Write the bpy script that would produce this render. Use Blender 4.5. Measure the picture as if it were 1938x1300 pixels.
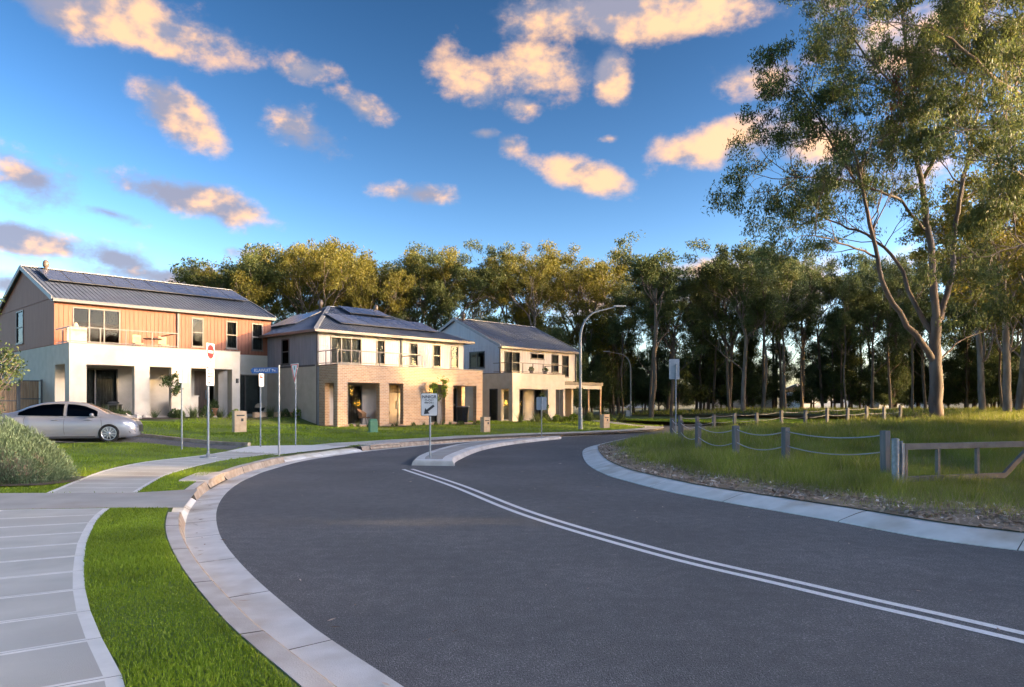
import bpy, bmesh, math, random
import numpy as np
from mathutils import Vector, Matrix
from mathutils.geometry import delaunay_2d_cdt
R = math.radians
scn = bpy.context.scene
for o in list(bpy.data.objects): bpy.data.objects.remove(o)
col = scn.collection

# ------------------------------------------------------------------ camera
F, CX, HY, EYE = 1400.0, 969.0, 765.0, 1.65        # survey of the photograph: focal length, centre, horizon, eye height
cam = bpy.data.cameras.new('camera'); cam.sensor_width = 36.0; cam.lens = 36.0*F/1938.0
cam.shift_y = (HY-650.0)/1938.0; cam.clip_start = 0.05; cam.clip_end = 4000
camo = bpy.data.objects.new('camera', cam); col.objects.link(camo)
camo.location = (0, 0, EYE); camo.rotation_euler = (R(90), 0, 0); scn.camera = camo
# ------------------------------------------------------------------ sun, sky, exposure
SUN_AZ, SUN_EL = R(97.0), R(11.0)                  # azimuth clockwise from +Y (view direction)
SUN = Vector((math.sin(SUN_AZ)*math.cos(SUN_EL), math.cos(SUN_AZ)*math.cos(SUN_EL), math.sin(SUN_EL)))
sl = bpy.data.lights.new('sun', 'SUN'); sl.energy = 3.0; sl.angle = R(0.6); sl.color = (1.0, 0.66, 0.28)
so = bpy.data.objects.new('sun', sl); col.objects.link(so); so.location = (60, -10, 30)
so.rotation_euler = (-SUN).to_track_quat('-Z', 'Y').to_euler()
scn.view_settings.view_transform = 'Standard'; scn.view_settings.look = 'None'
scn.view_settings.exposure = 2.1; scn.view_settings.gamma = 1.0
scn.render.engine = 'CYCLES'
scn.cycles.max_bounces = 6; scn.cycles.transparent_max_bounces = 8
SKY_STRENGTH = 0.15

def px_dir(px, py): return Vector(((px-CX)/F, 1.0, (HY-py)/F)).normalized()

def make_world():
    w = bpy.data.worlds.new('World'); scn.world = w; w.use_nodes = True
    w.cycles.sampling_method = 'MANUAL'; w.cycles.sample_map_resolution = 256
    nt = w.node_tree; N = nt.nodes; L = nt.links; N.clear()
    out = N.new('ShaderNodeOutputWorld'); bg = N.new('ShaderNodeBackground'); L.new(bg.outputs[0], out.inputs[0])
    bg.inputs[1].default_value = SKY_STRENGTH
    sky = N.new('ShaderNodeTexSky'); sky.sky_type = 'NISHITA'; sky.sun_disc = False
    sky.sun_elevation = SUN_EL; sky.sun_rotation = SUN_AZ; sky.altitude = 50; sky.air_density = 1.0; sky.dust_density = 1.2; sky.ozone_density = 2.0
    tc = N.new('ShaderNodeTexCoord'); D = tc.outputs['Generated']
    def math_(op, a, b=None, c=None, clamp=False):
        n = N.new('ShaderNodeMath'); n.operation = op; n.use_clamp = clamp
        for i, v in enumerate((a, b, c)):
            if v is None: continue
            if isinstance(v, (int, float)): n.inputs[i].default_value = v
            else: L.new(v, n.inputs[i])
        return n.outputs[0]
    def sstep(v, a, b):
        n = N.new('ShaderNodeMapRange'); n.interpolation_type = 'SMOOTHSTEP'
        L.new(v, n.inputs[0]); n.inputs[1].default_value = a; n.inputs[2].default_value = b; return n.outputs[0]
    # clouds: soft ellipses on the sky sphere broken up by fractal noise
    blobs = [(205,22,215,52,6,1),(300,82,70,26,12,1),(335,212,88,42,33,1),(552,240,84,50,10,1),(580,134,52,24,0,.8),(688,200,66,24,18,.8),
             (66,342,110,46,10,1),(205,402,66,13,10,.8),(345,372,150,34,8,1),(415,390,66,30,30,.9),(806,368,92,22,0,.9),(1000,140,130,58,-6,1),(905,160,80,50,20,.9),(985,200,46,30,0,.9),
             (1155,140,36,52,0,.9),(1240,22,300,56,2,1.1),(1110,334,96,30,14,1),(1395,270,165,40,-8,1),(1290,290,60,30,0,.9),(1440,140,120,40,10,.62),
             (1565,112,60,15,10,.9),(60,458,110,24,3,.85),(225,490,110,28,12,.9),(340,530,170,26,6,.9),(915,250,34,11,0,.7),(970,268,26,20,20,.5),(1152,262,24,10,0,.7),
             (1540,275,90,30,0,.8),(1700,330,120,40,0,.8),(1450,540,240,60,0,.9),(1150,560,120,30,0,.7),(20,540,70,22,0,.9),(480,478,50,14,0,.7),(1700,80,140,50,0,.8)]
    rg = random.Random(5)
    items = []
    for px, py, a, b, ang, s in blobs:
        items.append((px_dir(px, py), a/F, b/F, R(-ang), s))
    for k in range(16):                                # the same kind of cloud all round the rest of the sky
        az = R(rg.uniform(50, 310)); el = R(rg.uniform(6, 60))
        d = Vector((math.sin(az)*math.cos(el), math.cos(az)*math.cos(el), math.sin(el)))
        items.append((d, rg.uniform(.07, .17), rg.uniform(.03, .06), R(rg.uniform(-15, 15)), 1))
    acc = None
    for d, a, b, ang, s in items:
        ex = d.cross(Vector((0, 0, 1))).normalized(); ez = ex.cross(d).normalized()
        e1 = ex*math.cos(ang)+ez*math.sin(ang); e2 = -ex*math.sin(ang)+ez*math.cos(ang)
        def dot(e):
            n = N.new('ShaderNodeVectorMath'); n.operation = 'DOT_PRODUCT'; L.new(D, n.inputs[0]); n.inputs[1].default_value = e; return n.outputs['Value']
        x, y = dot(e1/(a*1.12)), dot(e2/(b*1.18))          # the mirror image of each ellipse lies below the horizon
        q = math_('MULTIPLY_ADD', x, x, math_('MULTIPLY', y, y))
        v = math_('MULTIPLY_ADD', math_('SQRT', q), -s, s)
        acc = v if acc is None else math_('MAXIMUM', acc, v)
    def fbm(vec, scale, detail, rough=.58):
        n = N.new('ShaderNodeTexNoise'); n.inputs['Scale'].default_value = scale; n.inputs['Detail'].default_value = detail
        n.inputs['Roughness'].default_value = rough; L.new(vec, n.inputs['Vector']); return n.outputs['Fac']
    st = N.new('ShaderNodeMapping'); st.inputs['Scale'].default_value = (1, 1, 1.5); L.new(D, st.inputs['Vector'])
    n1 = fbm(st.outputs[0], 9.0, 9, .62)
    off = N.new('ShaderNodeMapping'); off.inputs['Location'].default_value = (SUN.x*.022, SUN.y*.022, -.02); L.new(st.outputs[0], off.inputs['Vector'])
    n2 = fbm(off.outputs[0], 9.0, 4, .62)
    nb = fbm(st.outputs[0], 4.5, 1)
    dens = math_('ADD', acc, math_('MULTIPLY', math_('SUBTRACT', n1, .5), 2.3))
    alpha = sstep(dens, 0.04, 0.72)
    lit = math_('ADD', math_('MULTIPLY', math_('SUBTRACT', n1, n2), 4.0), math_('MULTIPLY', nb, 1.5))
    dp = N.new('ShaderNodeVectorMath'); dp.operation = 'DOT_PRODUCT'; L.new(D, dp.inputs[0]); dp.inputs[1].default_value = SUN
    lit = math_('ADD', lit, math_('MULTIPLY', dp.outputs['Value'], .35))
    litf = sstep(lit, 0.42, 1.25)
    def mixc(f, a, b):
        n = N.new('ShaderNodeMix'); n.data_type = 'RGBA'
        if isinstance(f, (int, float)): n.inputs[0].default_value = f
        else: L.new(f, n.inputs[0])
        for i, v in ((6, a), (7, b)):
            if isinstance(v, tuple): n.inputs[i].default_value = (*v, 1)
            else: L.new(v, n.inputs[i])
        return n.outputs[2]
    # clear sky: the Nishita sky, tinted and saturated, its sun side brightened to light the shaded street
    tint = N.new('ShaderNodeMix'); tint.data_type = 'RGBA'; tint.blend_type = 'MULTIPLY'; tint.inputs[0].default_value = 1
    L.new(sky.outputs[0], tint.inputs[6]); tint.inputs[7].default_value = (*SKY_TINT, 1)
    bw = N.new('ShaderNodeRGBToBW'); L.new(tint.outputs[2], bw.inputs[0])
    gm = N.new('ShaderNodeVectorMath'); gm.operation = 'SCALE'; L.new(tint.outputs[2], gm.inputs[0]); L.new(math_('MINIMUM', math_('POWER', bw.outputs[0], SKY_GAMMA-1.0), SKY_CAP), gm.inputs['Scale'])
    hs = N.new('ShaderNodeHueSaturation'); hs.inputs['Saturation'].default_value = SKY_SAT; L.new(gm.outputs[0], hs.inputs['Color'])
    ccol = mixc(litf, CLOUD_SHADE, CLOUD_LIT)
    fw = math_('MULTIPLY_ADD', math_('POWER', math_('MAXIMUM', dp.outputs['Value'], 0.0), 3.0), 5.0, 1.0)      # forward scattering towards the sun
    sc = N.new('ShaderNodeVectorMath'); sc.operation = 'SCALE'; L.new(ccol, sc.inputs[0]); L.new(fw, sc.inputs['Scale']); ccol = sc.outputs[0]
    # thin edges take on the sky behind
    fin = mixc(math_('MULTIPLY', alpha, .93), hs.outputs[0], ccol)
    L.new(fin, bg.inputs[0])
SKY_TINT = (.476, .478, .553); SKY_SAT = 1.25; SKY_GAMMA = 2.35; SKY_CAP = 14.0
CLOUD_SHADE = (.62, .62, .80); CLOUD_LIT = (2.2, 1.32, .74)
make_world()

# ------------------------------------------------------------------ helpers
def P(px, py, Y): return Vector(((px-CX)/F*Y, Y, EYE+(HY-py)/F*Y))
def G(px, py, h=0.0):
    Y = (EYE-h)*F/(py-HY); return ((px-CX)/F*Y, Y)
def tag(o, label=None, cat=None, group=None, kind=None):
    if label: o['label'] = label
    if cat: o['category'] = cat
    if group: o['group'] = group
    if kind: o['kind'] = kind
    return o
def empty(name, loc, rz=0.0):
    o = bpy.data.objects.new(name, None); col.objects.link(o); o.location = loc; o.rotation_euler = (0, 0, rz)
    o.empty_display_size = .2; return o
def link_mesh(name, me, parent=None):
    o = bpy.data.objects.new(name, me); col.objects.link(o); o.parent = parent; return o
def np_mesh(name, V, Fq, mats, smooth=False, mi=None):
    """fast mesh from numpy verts and a (n,k) face array (all faces the same size)"""
    V = np.asarray(V, np.float32); Fq = np.asarray(Fq, np.int32); k = Fq.shape[1]
    me = bpy.data.meshes.new(name); me.vertices.add(len(V)); me.vertices.foreach_set('co', V.ravel())
    me.loops.add(Fq.size); me.loops.foreach_set('vertex_index', Fq.ravel())
    me.polygons.add(len(Fq)); me.polygons.foreach_set('loop_start', np.arange(0, Fq.size, k, dtype=np.int32))
    try: me.polygons.foreach_set('loop_total', np.full(len(Fq), k, np.int32))
    except Exception: pass
    if smooth: me.polygons.foreach_set('use_smooth', np.ones(len(Fq), bool))
    for m in mats: me.materials.append(m)
    if mi is not None: me.polygons.foreach_set('material_index', np.asarray(mi, np.int32))
    me.update(calc_edges=True); return me
class MB:
    def __init__(s): s.V = []; s.F = []; s.M = []; s.S = []
    def add(s, vs, fs, m=0, smooth=False):
        b = len(s.V); s.V += [tuple(v) for v in vs]
        for f in fs: s.F.append([b+i for i in f]); s.M.append(m); s.S.append(smooth)
    def box(s, x0, x1, y0, y1, z0, z1, m=0):
        s.add([(x0,y0,z0),(x1,y0,z0),(x1,y1,z0),(x0,y1,z0),(x0,y0,z1),(x1,y0,z1),(x1,y1,z1),(x0,y1,z1)],
              [(0,3,2,1),(4,5,6,7),(0,1,5,4),(1,2,6,5),(2,3,7,6),(3,0,4,7)], m); return s
    def slab(s, pts, t, m=0):
        """flat polygon pts given thickness t downwards along its normal"""
        p = [Vector(q) for q in pts]; n = (p[1]-p[0]).cross(p[2]-p[0]).normalized()
        k = len(p); s.add(p+[q-n*t for q in p], [tuple(range(k)), tuple(range(2*k-1, k-1, -1))]+[(i, k+i, k+(i+1)%k, (i+1)%k) for i in range(k)], m); return s
    def prism(s, pts, vec, m=0):
        p = [Vector(q) for q in pts]; v = Vector(vec); k = len(p)
        s.add(p+[q+v for q in p], [tuple(range(k-1, -1, -1)), tuple(range(k, 2*k))]+[(i, (i+1)%k, k+(i+1)%k, k+i) for i in range(k)], m); return s
    def beam(s, a, b, w, h, m=0, up=(0,0,1)):
        a, b = Vector(a), Vector(b); d = (b-a).normalized(); u = Vector(up)
        sx = d.cross(u); sx = (sx if sx.length > 1e-4 else Vector((1,0,0))).normalized()*w/2; sz = sx.cross(d).normalized()*h/2
        s.add([a-sx-sz, a+sx-sz, a+sx+sz, a-sx+sz, b-sx-sz, b+sx-sz, b+sx+sz, b-sx+sz],
              [(0,3,2,1),(4,5,6,7),(0,1,5,4),(1,2,6,5),(2,3,7,6),(3,0,4,7)], m); return s
    def tube(s, pts, rads, n=8, m=0, cap=True):
        P_ = [Vector(p) for p in pts]; k = len(P_)
        if isinstance(rads, (int, float)): rads = [rads]*k
        vs = []; prev = None
        for i, p in enumerate(P_):
            d = (P_[min(i+1, k-1)]-P_[max(i-1, 0)]).normalized()
            if prev is None:
                prev = d.orthogonal().normalized()
            x = (prev-d*prev.dot(d)); x = (x if x.length > 1e-5 else d.orthogonal()).normalized(); prev = x; y = d.cross(x)
            for j in range(n):
                a = 2*math.pi*j/n; vs.append(p+(x*math.cos(a)+y*math.sin(a))*rads[i])
        fs = [(i*n+j, i*n+(j+1)%n, (i+1)*n+(j+1)%n, (i+1)*n+j) for i in range(k-1) for j in range(n)]
        s.add(vs, fs, m, True)
        if cap: s.add(vs[:n], [tuple(range(n-1, -1, -1))], m); s.add(vs[-n:], [tuple(range(n))], m)
        return s
    def lathe(s, c, prof, n=16, m=0):
        """prof: list of (r,z) about a vertical axis through c"""
        c = Vector(c); vs = [c+Vector((r*math.cos(2*math.pi*j/n), r*math.sin(2*math.pi*j/n), z)) for r, z in prof for j in range(n)]
        k = len(prof); s.add(vs, [(i*n+j, i*n+(j+1)%n, (i+1)*n+(j+1)%n, (i+1)*n+j) for i in range(k-1) for j in range(n)], m, True)
        return s
    def build(s, name, mats, parent=None, bevel=0.0):
        me = bpy.data.meshes.new(name); me.from_pydata(s.V, [], s.F)
        if not isinstance(mats, (list, tuple)): mats = [mats]
        for m in mats: me.materials.append(m)
        me.polygons.foreach_set('material_index', s.M); me.polygons.foreach_set('use_smooth', s.S)
        me.update()
        o = link_mesh(name, me, parent)
        if bevel:
            b = o.modifiers.new('bevel', 'BEVEL'); b.width = bevel; b.segments = 2; b.limit_method = 'ANGLE'; b.angle_limit = R(50)
        return o
def copy_tree(o, parent=None):
    c = o.copy(); col.objects.link(c); c.parent = parent
    for ch in list(o.children): copy_tree(ch, c)
    return c
def catmull(pts, step=.5):
    pts = [np.array(p, float) for p in pts]; q = [2*pts[0]-pts[1]]+pts+[2*pts[-1]-pts[-2]]; out = []
    for i in range(1, len(q)-2):
        p0, p1, p2, p3 = q[i-1:i+3]; n = max(2, int(np.linalg.norm(p2-p1)/step))
        for t in np.arange(n)/n:
            out.append(.5*((2*p1)+(-p0+p2)*t+(2*p0-5*p1+4*p2-p3)*t*t+(-p0+3*p1-3*p2+p3)*t**3))
    out.append(pts[-1]); return np.array(out)
def resample(c, step):
    c = np.asarray(c); s = np.r_[0, np.cumsum(np.linalg.norm(np.diff(c, axis=0), axis=1))]; n = max(2, int(round(s[-1]/step))+1)
    t = np.linspace(0, s[-1], n); return np.stack([np.interp(t, s, c[:, i]) for i in range(c.shape[1])], 1)
def offset(c, d):
    """offset a 2D polyline to its left by d"""
    c = np.asarray(c); t = np.gradient(c, axis=0); t /= np.linalg.norm(t, axis=1)[:, None]+1e-9
    return c+np.stack([-t[:, 1], t[:, 0]], 1)*np.asarray(d).reshape(-1, 1) if np.ndim(d) else c+np.stack([-t[:, 1], t[:, 0]], 1)*d
def pip(pts, poly):
    x, y = pts[:, 0], pts[:, 1]; poly = np.asarray(poly); ins = np.zeros(len(pts), bool); j = len(poly)-1
    for i in range(len(poly)):
        xi, yi = poly[i]; xj, yj = poly[j]
        c = ((yi > y) != (yj > y)) & (x < (xj-xi)*(y-yi)/(yj-yi+1e-12)+xi); ins ^= c; j = i
    return ins
def dist_poly(pts, line):
    line = np.asarray(line); best = np.full(len(pts), 1e9)
    for a, b in zip(line[:-1], line[1:]):
        ab = b-a; t = np.clip(((pts-a)@ab)/(ab@ab+1e-12), 0, 1); q = a+t[:, None]*ab
        best = np.minimum(best, np.hypot(*(pts-q).T))
    return best
def sm(a, b, x): t = np.clip((x-a)/(b-a), 0, 1); return t*t*(3-2*t)

# ------------------------------------------------------------------ materials
def new_mat(name):
    m = bpy.data.materials.new(name); m.use_nodes = True; nt = m.node_tree; b = nt.nodes['Principled BSDF']; return m, nt, b
def pmat(name, c1, c2=None, scale=4.0, rough=.7, detail=6, bump=0.0, bscale=60.0, metal=0.0, spec=.5, c3=None, scale3=.6, lo=.35, hi=.65, stretch=None, rough2=None):
    m, nt, b = new_mat(name); N, L = nt.nodes, nt.links
    b.inputs['Roughness'].default_value = rough; b.inputs['Metallic'].default_value = metal; b.inputs['Specular IOR Level'].default_value = spec
    b.inputs['Base Color'].default_value = (*c1, 1)
    tc = N.new('ShaderNodeTexCoord'); vec = tc.outputs['Object']
    if stretch:
        mp = N.new('ShaderNodeMapping'); mp.inputs['Scale'].default_value = stretch; L.new(vec, mp.inputs[0]); vec = mp.outputs[0]
    def ns(sc, d=detail):
        n = N.new('ShaderNodeTexNoise'); n.inputs['Scale'].default_value = sc; n.inputs['Detail'].default_value = d; L.new(vec, n.inputs[0]); return n.outputs[0]
    def rng(v, a, b_):
        n = N.new('ShaderNodeMapRange'); L.new(v, n.inputs[0]); n.inputs[1].default_value = a; n.inputs[2].default_value = b_; return n.outputs[0]
    cur = None
    if c2:
        mx = N.new('ShaderNodeMix'); mx.data_type = 'RGBA'; L.new(rng(ns(scale), lo, hi), mx.inputs[0])
        mx.inputs[6].default_value = (*c1, 1); mx.inputs[7].default_value = (*c2, 1); cur = mx.outputs[2]
        if c3:
            m3 = N.new('ShaderNodeMix'); m3.data_type = 'RGBA'; L.new(rng(ns(scale3, 4), .5, .72), m3.inputs[0]); L.new(cur, m3.inputs[6]); m3.inputs[7].default_value = (*c3, 1); cur = m3.outputs[2]
        L.new(cur, b.inputs['Base Color'])
    if rough2 is not None:
        mr = N.new('ShaderNodeMapRange'); L.new(ns(scale*1.7), mr.inputs[0]); mr.inputs[1].default_value = .3; mr.inputs[2].default_value = .7
        mr.inputs[3].default_value = rough; mr.inputs[4].default_value = rough2; L.new(mr.outputs[0], b.inputs['Roughness'])
    if bump:
        bp = N.new('ShaderNodeBump'); bp.inputs['Strength'].default_value = bump; bp.inputs['Distance'].default_value = .01
        L.new(ns(bscale, 3), bp.inputs['Height']); L.new(bp.outputs[0], b.inputs['Normal'])
    return m
def leaf_mat(name, ca, cb, trans=.35, cc=None, vscale=.9):
    m = bpy.data.materials.new(name); m.use_nodes = True; nt = m.node_tree; N, L = nt.nodes, nt.links; N.clear()
    out = N.new('ShaderNodeOutputMaterial'); g = N.new('ShaderNodeNewGeometry'); rp = N.new('ShaderNodeValToRGB')
    e = rp.color_ramp.elements; e[0].color = (*ca, 1); e[1].color = (*cb, 1)
    if cc: k = e.new(.93); k.color = (*cb, 1); e[2].color = (*cc, 1)
    L.new(g.outputs['Random Per Island'], rp.inputs[0]); tc = N.new('ShaderNodeTexCoord'); no = N.new('ShaderNodeTexNoise'); no.inputs['Scale'].default_value = vscale; no.inputs['Detail'].default_value = 3; L.new(tc.outputs['Object'], no.inputs[0])
    mr = N.new('ShaderNodeMapRange'); L.new(no.outputs[0], mr.inputs[0]); mr.inputs[1].default_value = .3; mr.inputs[2].default_value = .7; mr.inputs[3].default_value = .68; mr.inputs[4].default_value = 1.3
    vs = N.new('ShaderNodeVectorMath'); vs.operation = 'SCALE'; L.new(rp.outputs[0], vs.inputs[0]); L.new(mr.outputs[0], vs.inputs['Scale'])
    d = N.new('ShaderNodeBsdfPrincipled'); d.inputs['Roughness'].default_value = .55; d.inputs['Specular IOR Level'].default_value = .3
    t = N.new('ShaderNodeBsdfTranslucent'); mx = N.new('ShaderNodeMixShader'); mx.inputs[0].default_value = trans
    L.new(vs.outputs[0], d.inputs['Base Color']); L.new(vs.outputs[0], t.inputs[0]); L.new(d.outputs[0], mx.inputs[1]); L.new(t.outputs[0], mx.inputs[2]); L.new(mx.outputs[0], out.inputs[0])
    return m
M = {}
def m_asphalt():
    m, nt, b = new_mat('asphalt'); N, L = nt.nodes, nt.links; tc = N.new('ShaderNodeTexCoord')
    def ns(sc, d): n = N.new('ShaderNodeTexNoise'); n.inputs['Scale'].default_value = sc; n.inputs['Detail'].default_value = d; L.new(tc.outputs['Object'], n.inputs[0]); return n.outputs[0]
    def mul(a, k, c=None):
        n = N.new('ShaderNodeMath'); n.operation = 'MULTIPLY_ADD'; L.new(a, n.inputs[0]); n.inputs[1].default_value = k
        if c is not None: L.new(c, n.inputs[2])
        else: n.inputs[2].default_value = 0
        return n.outputs[0]
    f = mul(ns(120, 2), .80, mul(ns(45, 2), .46, mul(ns(6, 5), .20, mul(ns(.4, 4), .26)))); rp = N.new('ShaderNodeValToRGB'); e = rp.color_ramp.elements
    e[0].position = .66; e[0].color = (.062,.063,.064,1); e[1].position = 1.0; e[1].color = (.15,.148,.146,1); k = e.new(1.0); k.position = .86; k.color = (.17,.171,.172,1); e[2].position = 1.0; e[2].color = (.33,.32,.31,1)
    L.new(f, rp.inputs[0]); L.new(rp.outputs[0], b.inputs['Base Color']); b.inputs['Roughness'].default_value = .8; b.inputs['Specular IOR Level'].default_value = .35
    bp = N.new('ShaderNodeBump'); bp.inputs['Strength'].default_value = 1; bp.inputs['Distance'].default_value = .012; L.new(ns(95, 2), bp.inputs['Height']); L.new(bp.outputs[0], b.inputs['Normal']); return m
M['asphalt'] = m_asphalt()
M['gutter'] = pmat('pale_concrete', (.60,.585,.545), (.72,.70,.66), 3, .75, 8, bump=.25, bscale=120, c3=(.44,.385,.31), scale3=1.1)
M['kerb'] = pmat('kerb_concrete', (.50,.44,.385), (.60,.55,.49), 4, .8, 8, bump=.3, bscale=90, c3=(.36,.29,.23), scale3=1.3)
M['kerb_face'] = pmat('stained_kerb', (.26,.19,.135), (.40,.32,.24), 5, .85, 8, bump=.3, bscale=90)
M['slab'] = pmat('broomed_concrete', (.41,.40,.36), (.49,.475,.43), 2.2, .8, 8, bump=.35, bscale=140, c3=(.34,.31,.275), scale3=.55)
M['slab_edge'] = pmat('trowelled_concrete', (.62,.605,.56), (.70,.68,.64), 6, .7, 6, bump=.12, bscale=160)
M['drive'] = pmat('driveway_concrete', (.33,.315,.285), (.41,.39,.355), 1.6, .8, 8, bump=.25, bscale=110, c3=(.36,.29,.23), scale3=.5)
M['joint'] = pmat('joint_grit', (.06,.05,.04), (.10,.085,.07), 20, .95)
M['line'] = pmat('white_line_paint', (.62,.62,.60), (.78,.78,.76), 40, .6, 8, bump=.5, bscale=150, lo=.3, hi=.5)
M['soil'] = pmat('lawn_soil', (.07,.115,.014), (.095,.14,.022), 6, .95, 6, bump=.5, bscale=50)
M['field'] = pmat('field_soil', (.08,.105,.03), (.12,.115,.05), 1.2, .95, 8, bump=.6, bscale=30, c3=(.13,.105,.06), scale3=.25)
M['litter_soil'] = pmat('litter_soil', (.23,.165,.105), (.33,.25,.17), 7, .95, 8, bump=.8, bscale=45, c3=(.12,.10,.06), scale3=1.2)
M['mulch'] = pmat('garden_mulch', (.05,.035,.025), (.10,.07,.05), 12, .95, 6, bump=.8, bscale=40)
M['far'] = pmat('far_ground', (.05,.06,.025), (.08,.075,.04), .3, .95)
M['grass'] = leaf_mat('lawn_grass', (.135,.21,.012), (.22,.305,.02), .42, (.33,.37,.05))
M['tallgrass'] = leaf_mat('field_grass', (.19,.23,.032), (.31,.32,.06), .48, (.50,.42,.19))
M['drygrass'] = leaf_mat('dry_grass', (.26,.20,.11), (.38,.31,.17), .35, (.18,.18,.06))
M['litter'] = leaf_mat('leaf_litter', (.17,.10,.06), (.55,.45,.36), .1, (.85,.82,.77))
M['leaf'] = leaf_mat('gum_leaf', (.075,.10,.032), (.13,.15,.045), .45, (.19,.18,.055))
M['leaf_dark'] = leaf_mat('dark_leaf', (.075,.108,.042), (.12,.15,.055), .45)
M['leaf_sunlit'] = leaf_mat('sunlit_gum_leaf', (.13,.13,.024), (.215,.19,.034), .5, (.28,.21,.045))  # golden sunlight on the crowns is put into this leaf colour
M['leaf_big'] = leaf_mat('big_gum_leaf', (.050,.078,.026), (.095,.125,.038), .38, (.14,.15,.05))
M['dead'] = leaf_mat('dead_leaf', (.10,.035,.018), (.17,.065,.03), .25)
M['bush'] = leaf_mat('rosemary_leaf', (.075,.125,.07), (.15,.205,.125), .2, (.22,.28,.18))
M['shrub'] = leaf_mat('shrub_leaf', (.05,.085,.025), (.12,.15,.05), .35, (.22,.22,.08))
M['lime'] = leaf_mat('lime_leaf', (.12,.2,.02), (.25,.33,.04), .4)
M['bark'] = pmat('grey_bark', (.13,.10,.08), (.24,.19,.155), 3, .9, 8, bump=.8, bscale=14, stretch=(1,1,.25))
M['bark_dark'] = pmat('dark_bark', (.085,.065,.052), (.165,.128,.10), 3, .95, 8, bump=.8, bscale=16, stretch=(1,1,.25))
M['bark_pale'] = pmat('smooth_gum_bark', (.068,.047,.037), (.145,.112,.092), 1.6, .8, 8, bump=.5, bscale=12, c3=(.15,.075,.045), scale3=.8, stretch=(1,1,.3))
M['timber_post'] = pmat('weathered_timber', (.085,.083,.085), (.165,.16,.155), 6, .9, 8, bump=.7, bscale=18, stretch=(1.5,1.5,.18), c3=(.10,.095,.10), scale3=2)
M['rope'] = pmat('wire_rope', (.26,.27,.29), (.36,.37,.38), 60, .6, 3)
M['galv'] = pmat('galvanised_steel', (.20,.22,.235), (.29,.31,.325), 14, .55, 5, metal=.3, rough2=.7)
M['gate'] = pmat('gate_steel', (.10,.088,.08), (.155,.14,.125), 5, .65, 5, metal=.1, rough2=.75)
M['sign_white'] = pmat('sign_white', (.56,.56,.55), (.62,.62,.61), 5, .45)
M['sign_grey'] = pmat('sign_back_aluminium', (.34,.35,.37), (.42,.43,.45), 4, .6, metal=.15)
M['sign_red'] = pmat('sign_red', (.62,.02,.02), (.70,.03,.03), 5, .45)
M['sign_blue'] = pmat('sign_blue', (.02,.10,.33), (.03,.13,.38), 5, .45)
M['sign_black'] = pmat('sign_black', (.02,.02,.025), (.03,.03,.035), 5, .5)
M['render'] = pmat('white_render', (.40,.355,.295), (.46,.41,.345), 2, .85, 8, bump=.12, bscale=220)
M['render_cool'] = pmat('pale_grey_render', (.60,.61,.62), (.66,.67,.68), 2, .85, 8, bump=.12, bscale=220)
M['clad_terra'] = pmat('terracotta_cladding', (.215,.073,.038), (.265,.094,.05), 3, .7, 6, stretch=(2,2,.25))
M['clad_taupe'] = pmat('taupe_cladding', (.43,.385,.35), (.50,.45,.41), 3, .7, 6, stretch=(2,2,.25))
M['clad_grey'] = pmat('grey_cladding', (.20,.205,.235), (.25,.255,.285), 3, .7, 6, stretch=(2,2,.25))
M['clad_blue'] = pmat('blue_grey_cladding', (.34,.37,.42), (.39,.42,.47), 3, .7, 6, stretch=(2,2,.25))
M['roof'] = pmat('steel_roof', (.085,.105,.15), (.115,.135,.185), 1.5, .5, 6, metal=.1, rough2=.6)
M['trim'] = pmat('charcoal_trim', (.055,.055,.06), (.075,.075,.08), 5, .5)
M['trim_brown'] = pmat('bronze_frame', (.10,.075,.06), (.13,.10,.08), 5, .45)
M['fascia'] = pmat('fascia_grey', (.14,.135,.13), (.18,.175,.17), 5, .6)
M['flashing'] = pmat('pale_flashing', (.20,.21,.235), (.26,.27,.29), 5, .6)
M['curtain'] = pmat('curtain_cloth', (.50,.46,.40), (.60,.56,.50), 3, .9)
M['curtain_dark'] = pmat('grey_curtain', (.20,.18,.165), (.28,.26,.24), 3, .9)
M['door'] = pmat('timber_door', (.10,.055,.035), (.15,.085,.055), 4, .5, 6, stretch=(3,3,.4))
M['paling'] = pmat('fence_paling', (.23,.135,.075), (.34,.215,.125), 5, .85, 6, bump=.4, bscale=25, stretch=(2,2,.2))
M['sleeper'] = pmat('treated_timber', (.42,.26,.14), (.52,.34,.2), 4, .75, 6)
M['letterbox'] = pmat('letterbox_sandstone', (.40,.28,.17), (.48,.35,.22), 6, .75, 6)
M['green_box'] = pmat('green_cabinet', (.05,.16,.09), (.07,.2,.11), 5, .5)
M['black'] = pmat('black_plastic', (.02,.02,.022), (.03,.03,.032), 5, .5)
M['rubber'] = pmat('tyre_rubber', (.012,.012,.013), (.02,.02,.02), 8, .9, spec=.15)
M['alloy'] = pmat('alloy_rim', (.55,.55,.57), (.62,.62,.64), 5, .3, metal=.9)
M['terracotta'] = pmat('terracotta_pot', (.5,.2,.1), (.58,.26,.14), 5, .8)
M['canvas'] = pmat('cream_canvas', (.42,.33,.22), (.50,.40,.28), 5, .9)
M['wicker'] = pmat('wicker', (.25,.14,.07), (.34,.2,.11), 30, .8, bump=.6)
M['stone'] = pmat('garden_stone', (.35,.30,.25), (.48,.42,.36), 4, .9, bump=.4, bscale=20)
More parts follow.
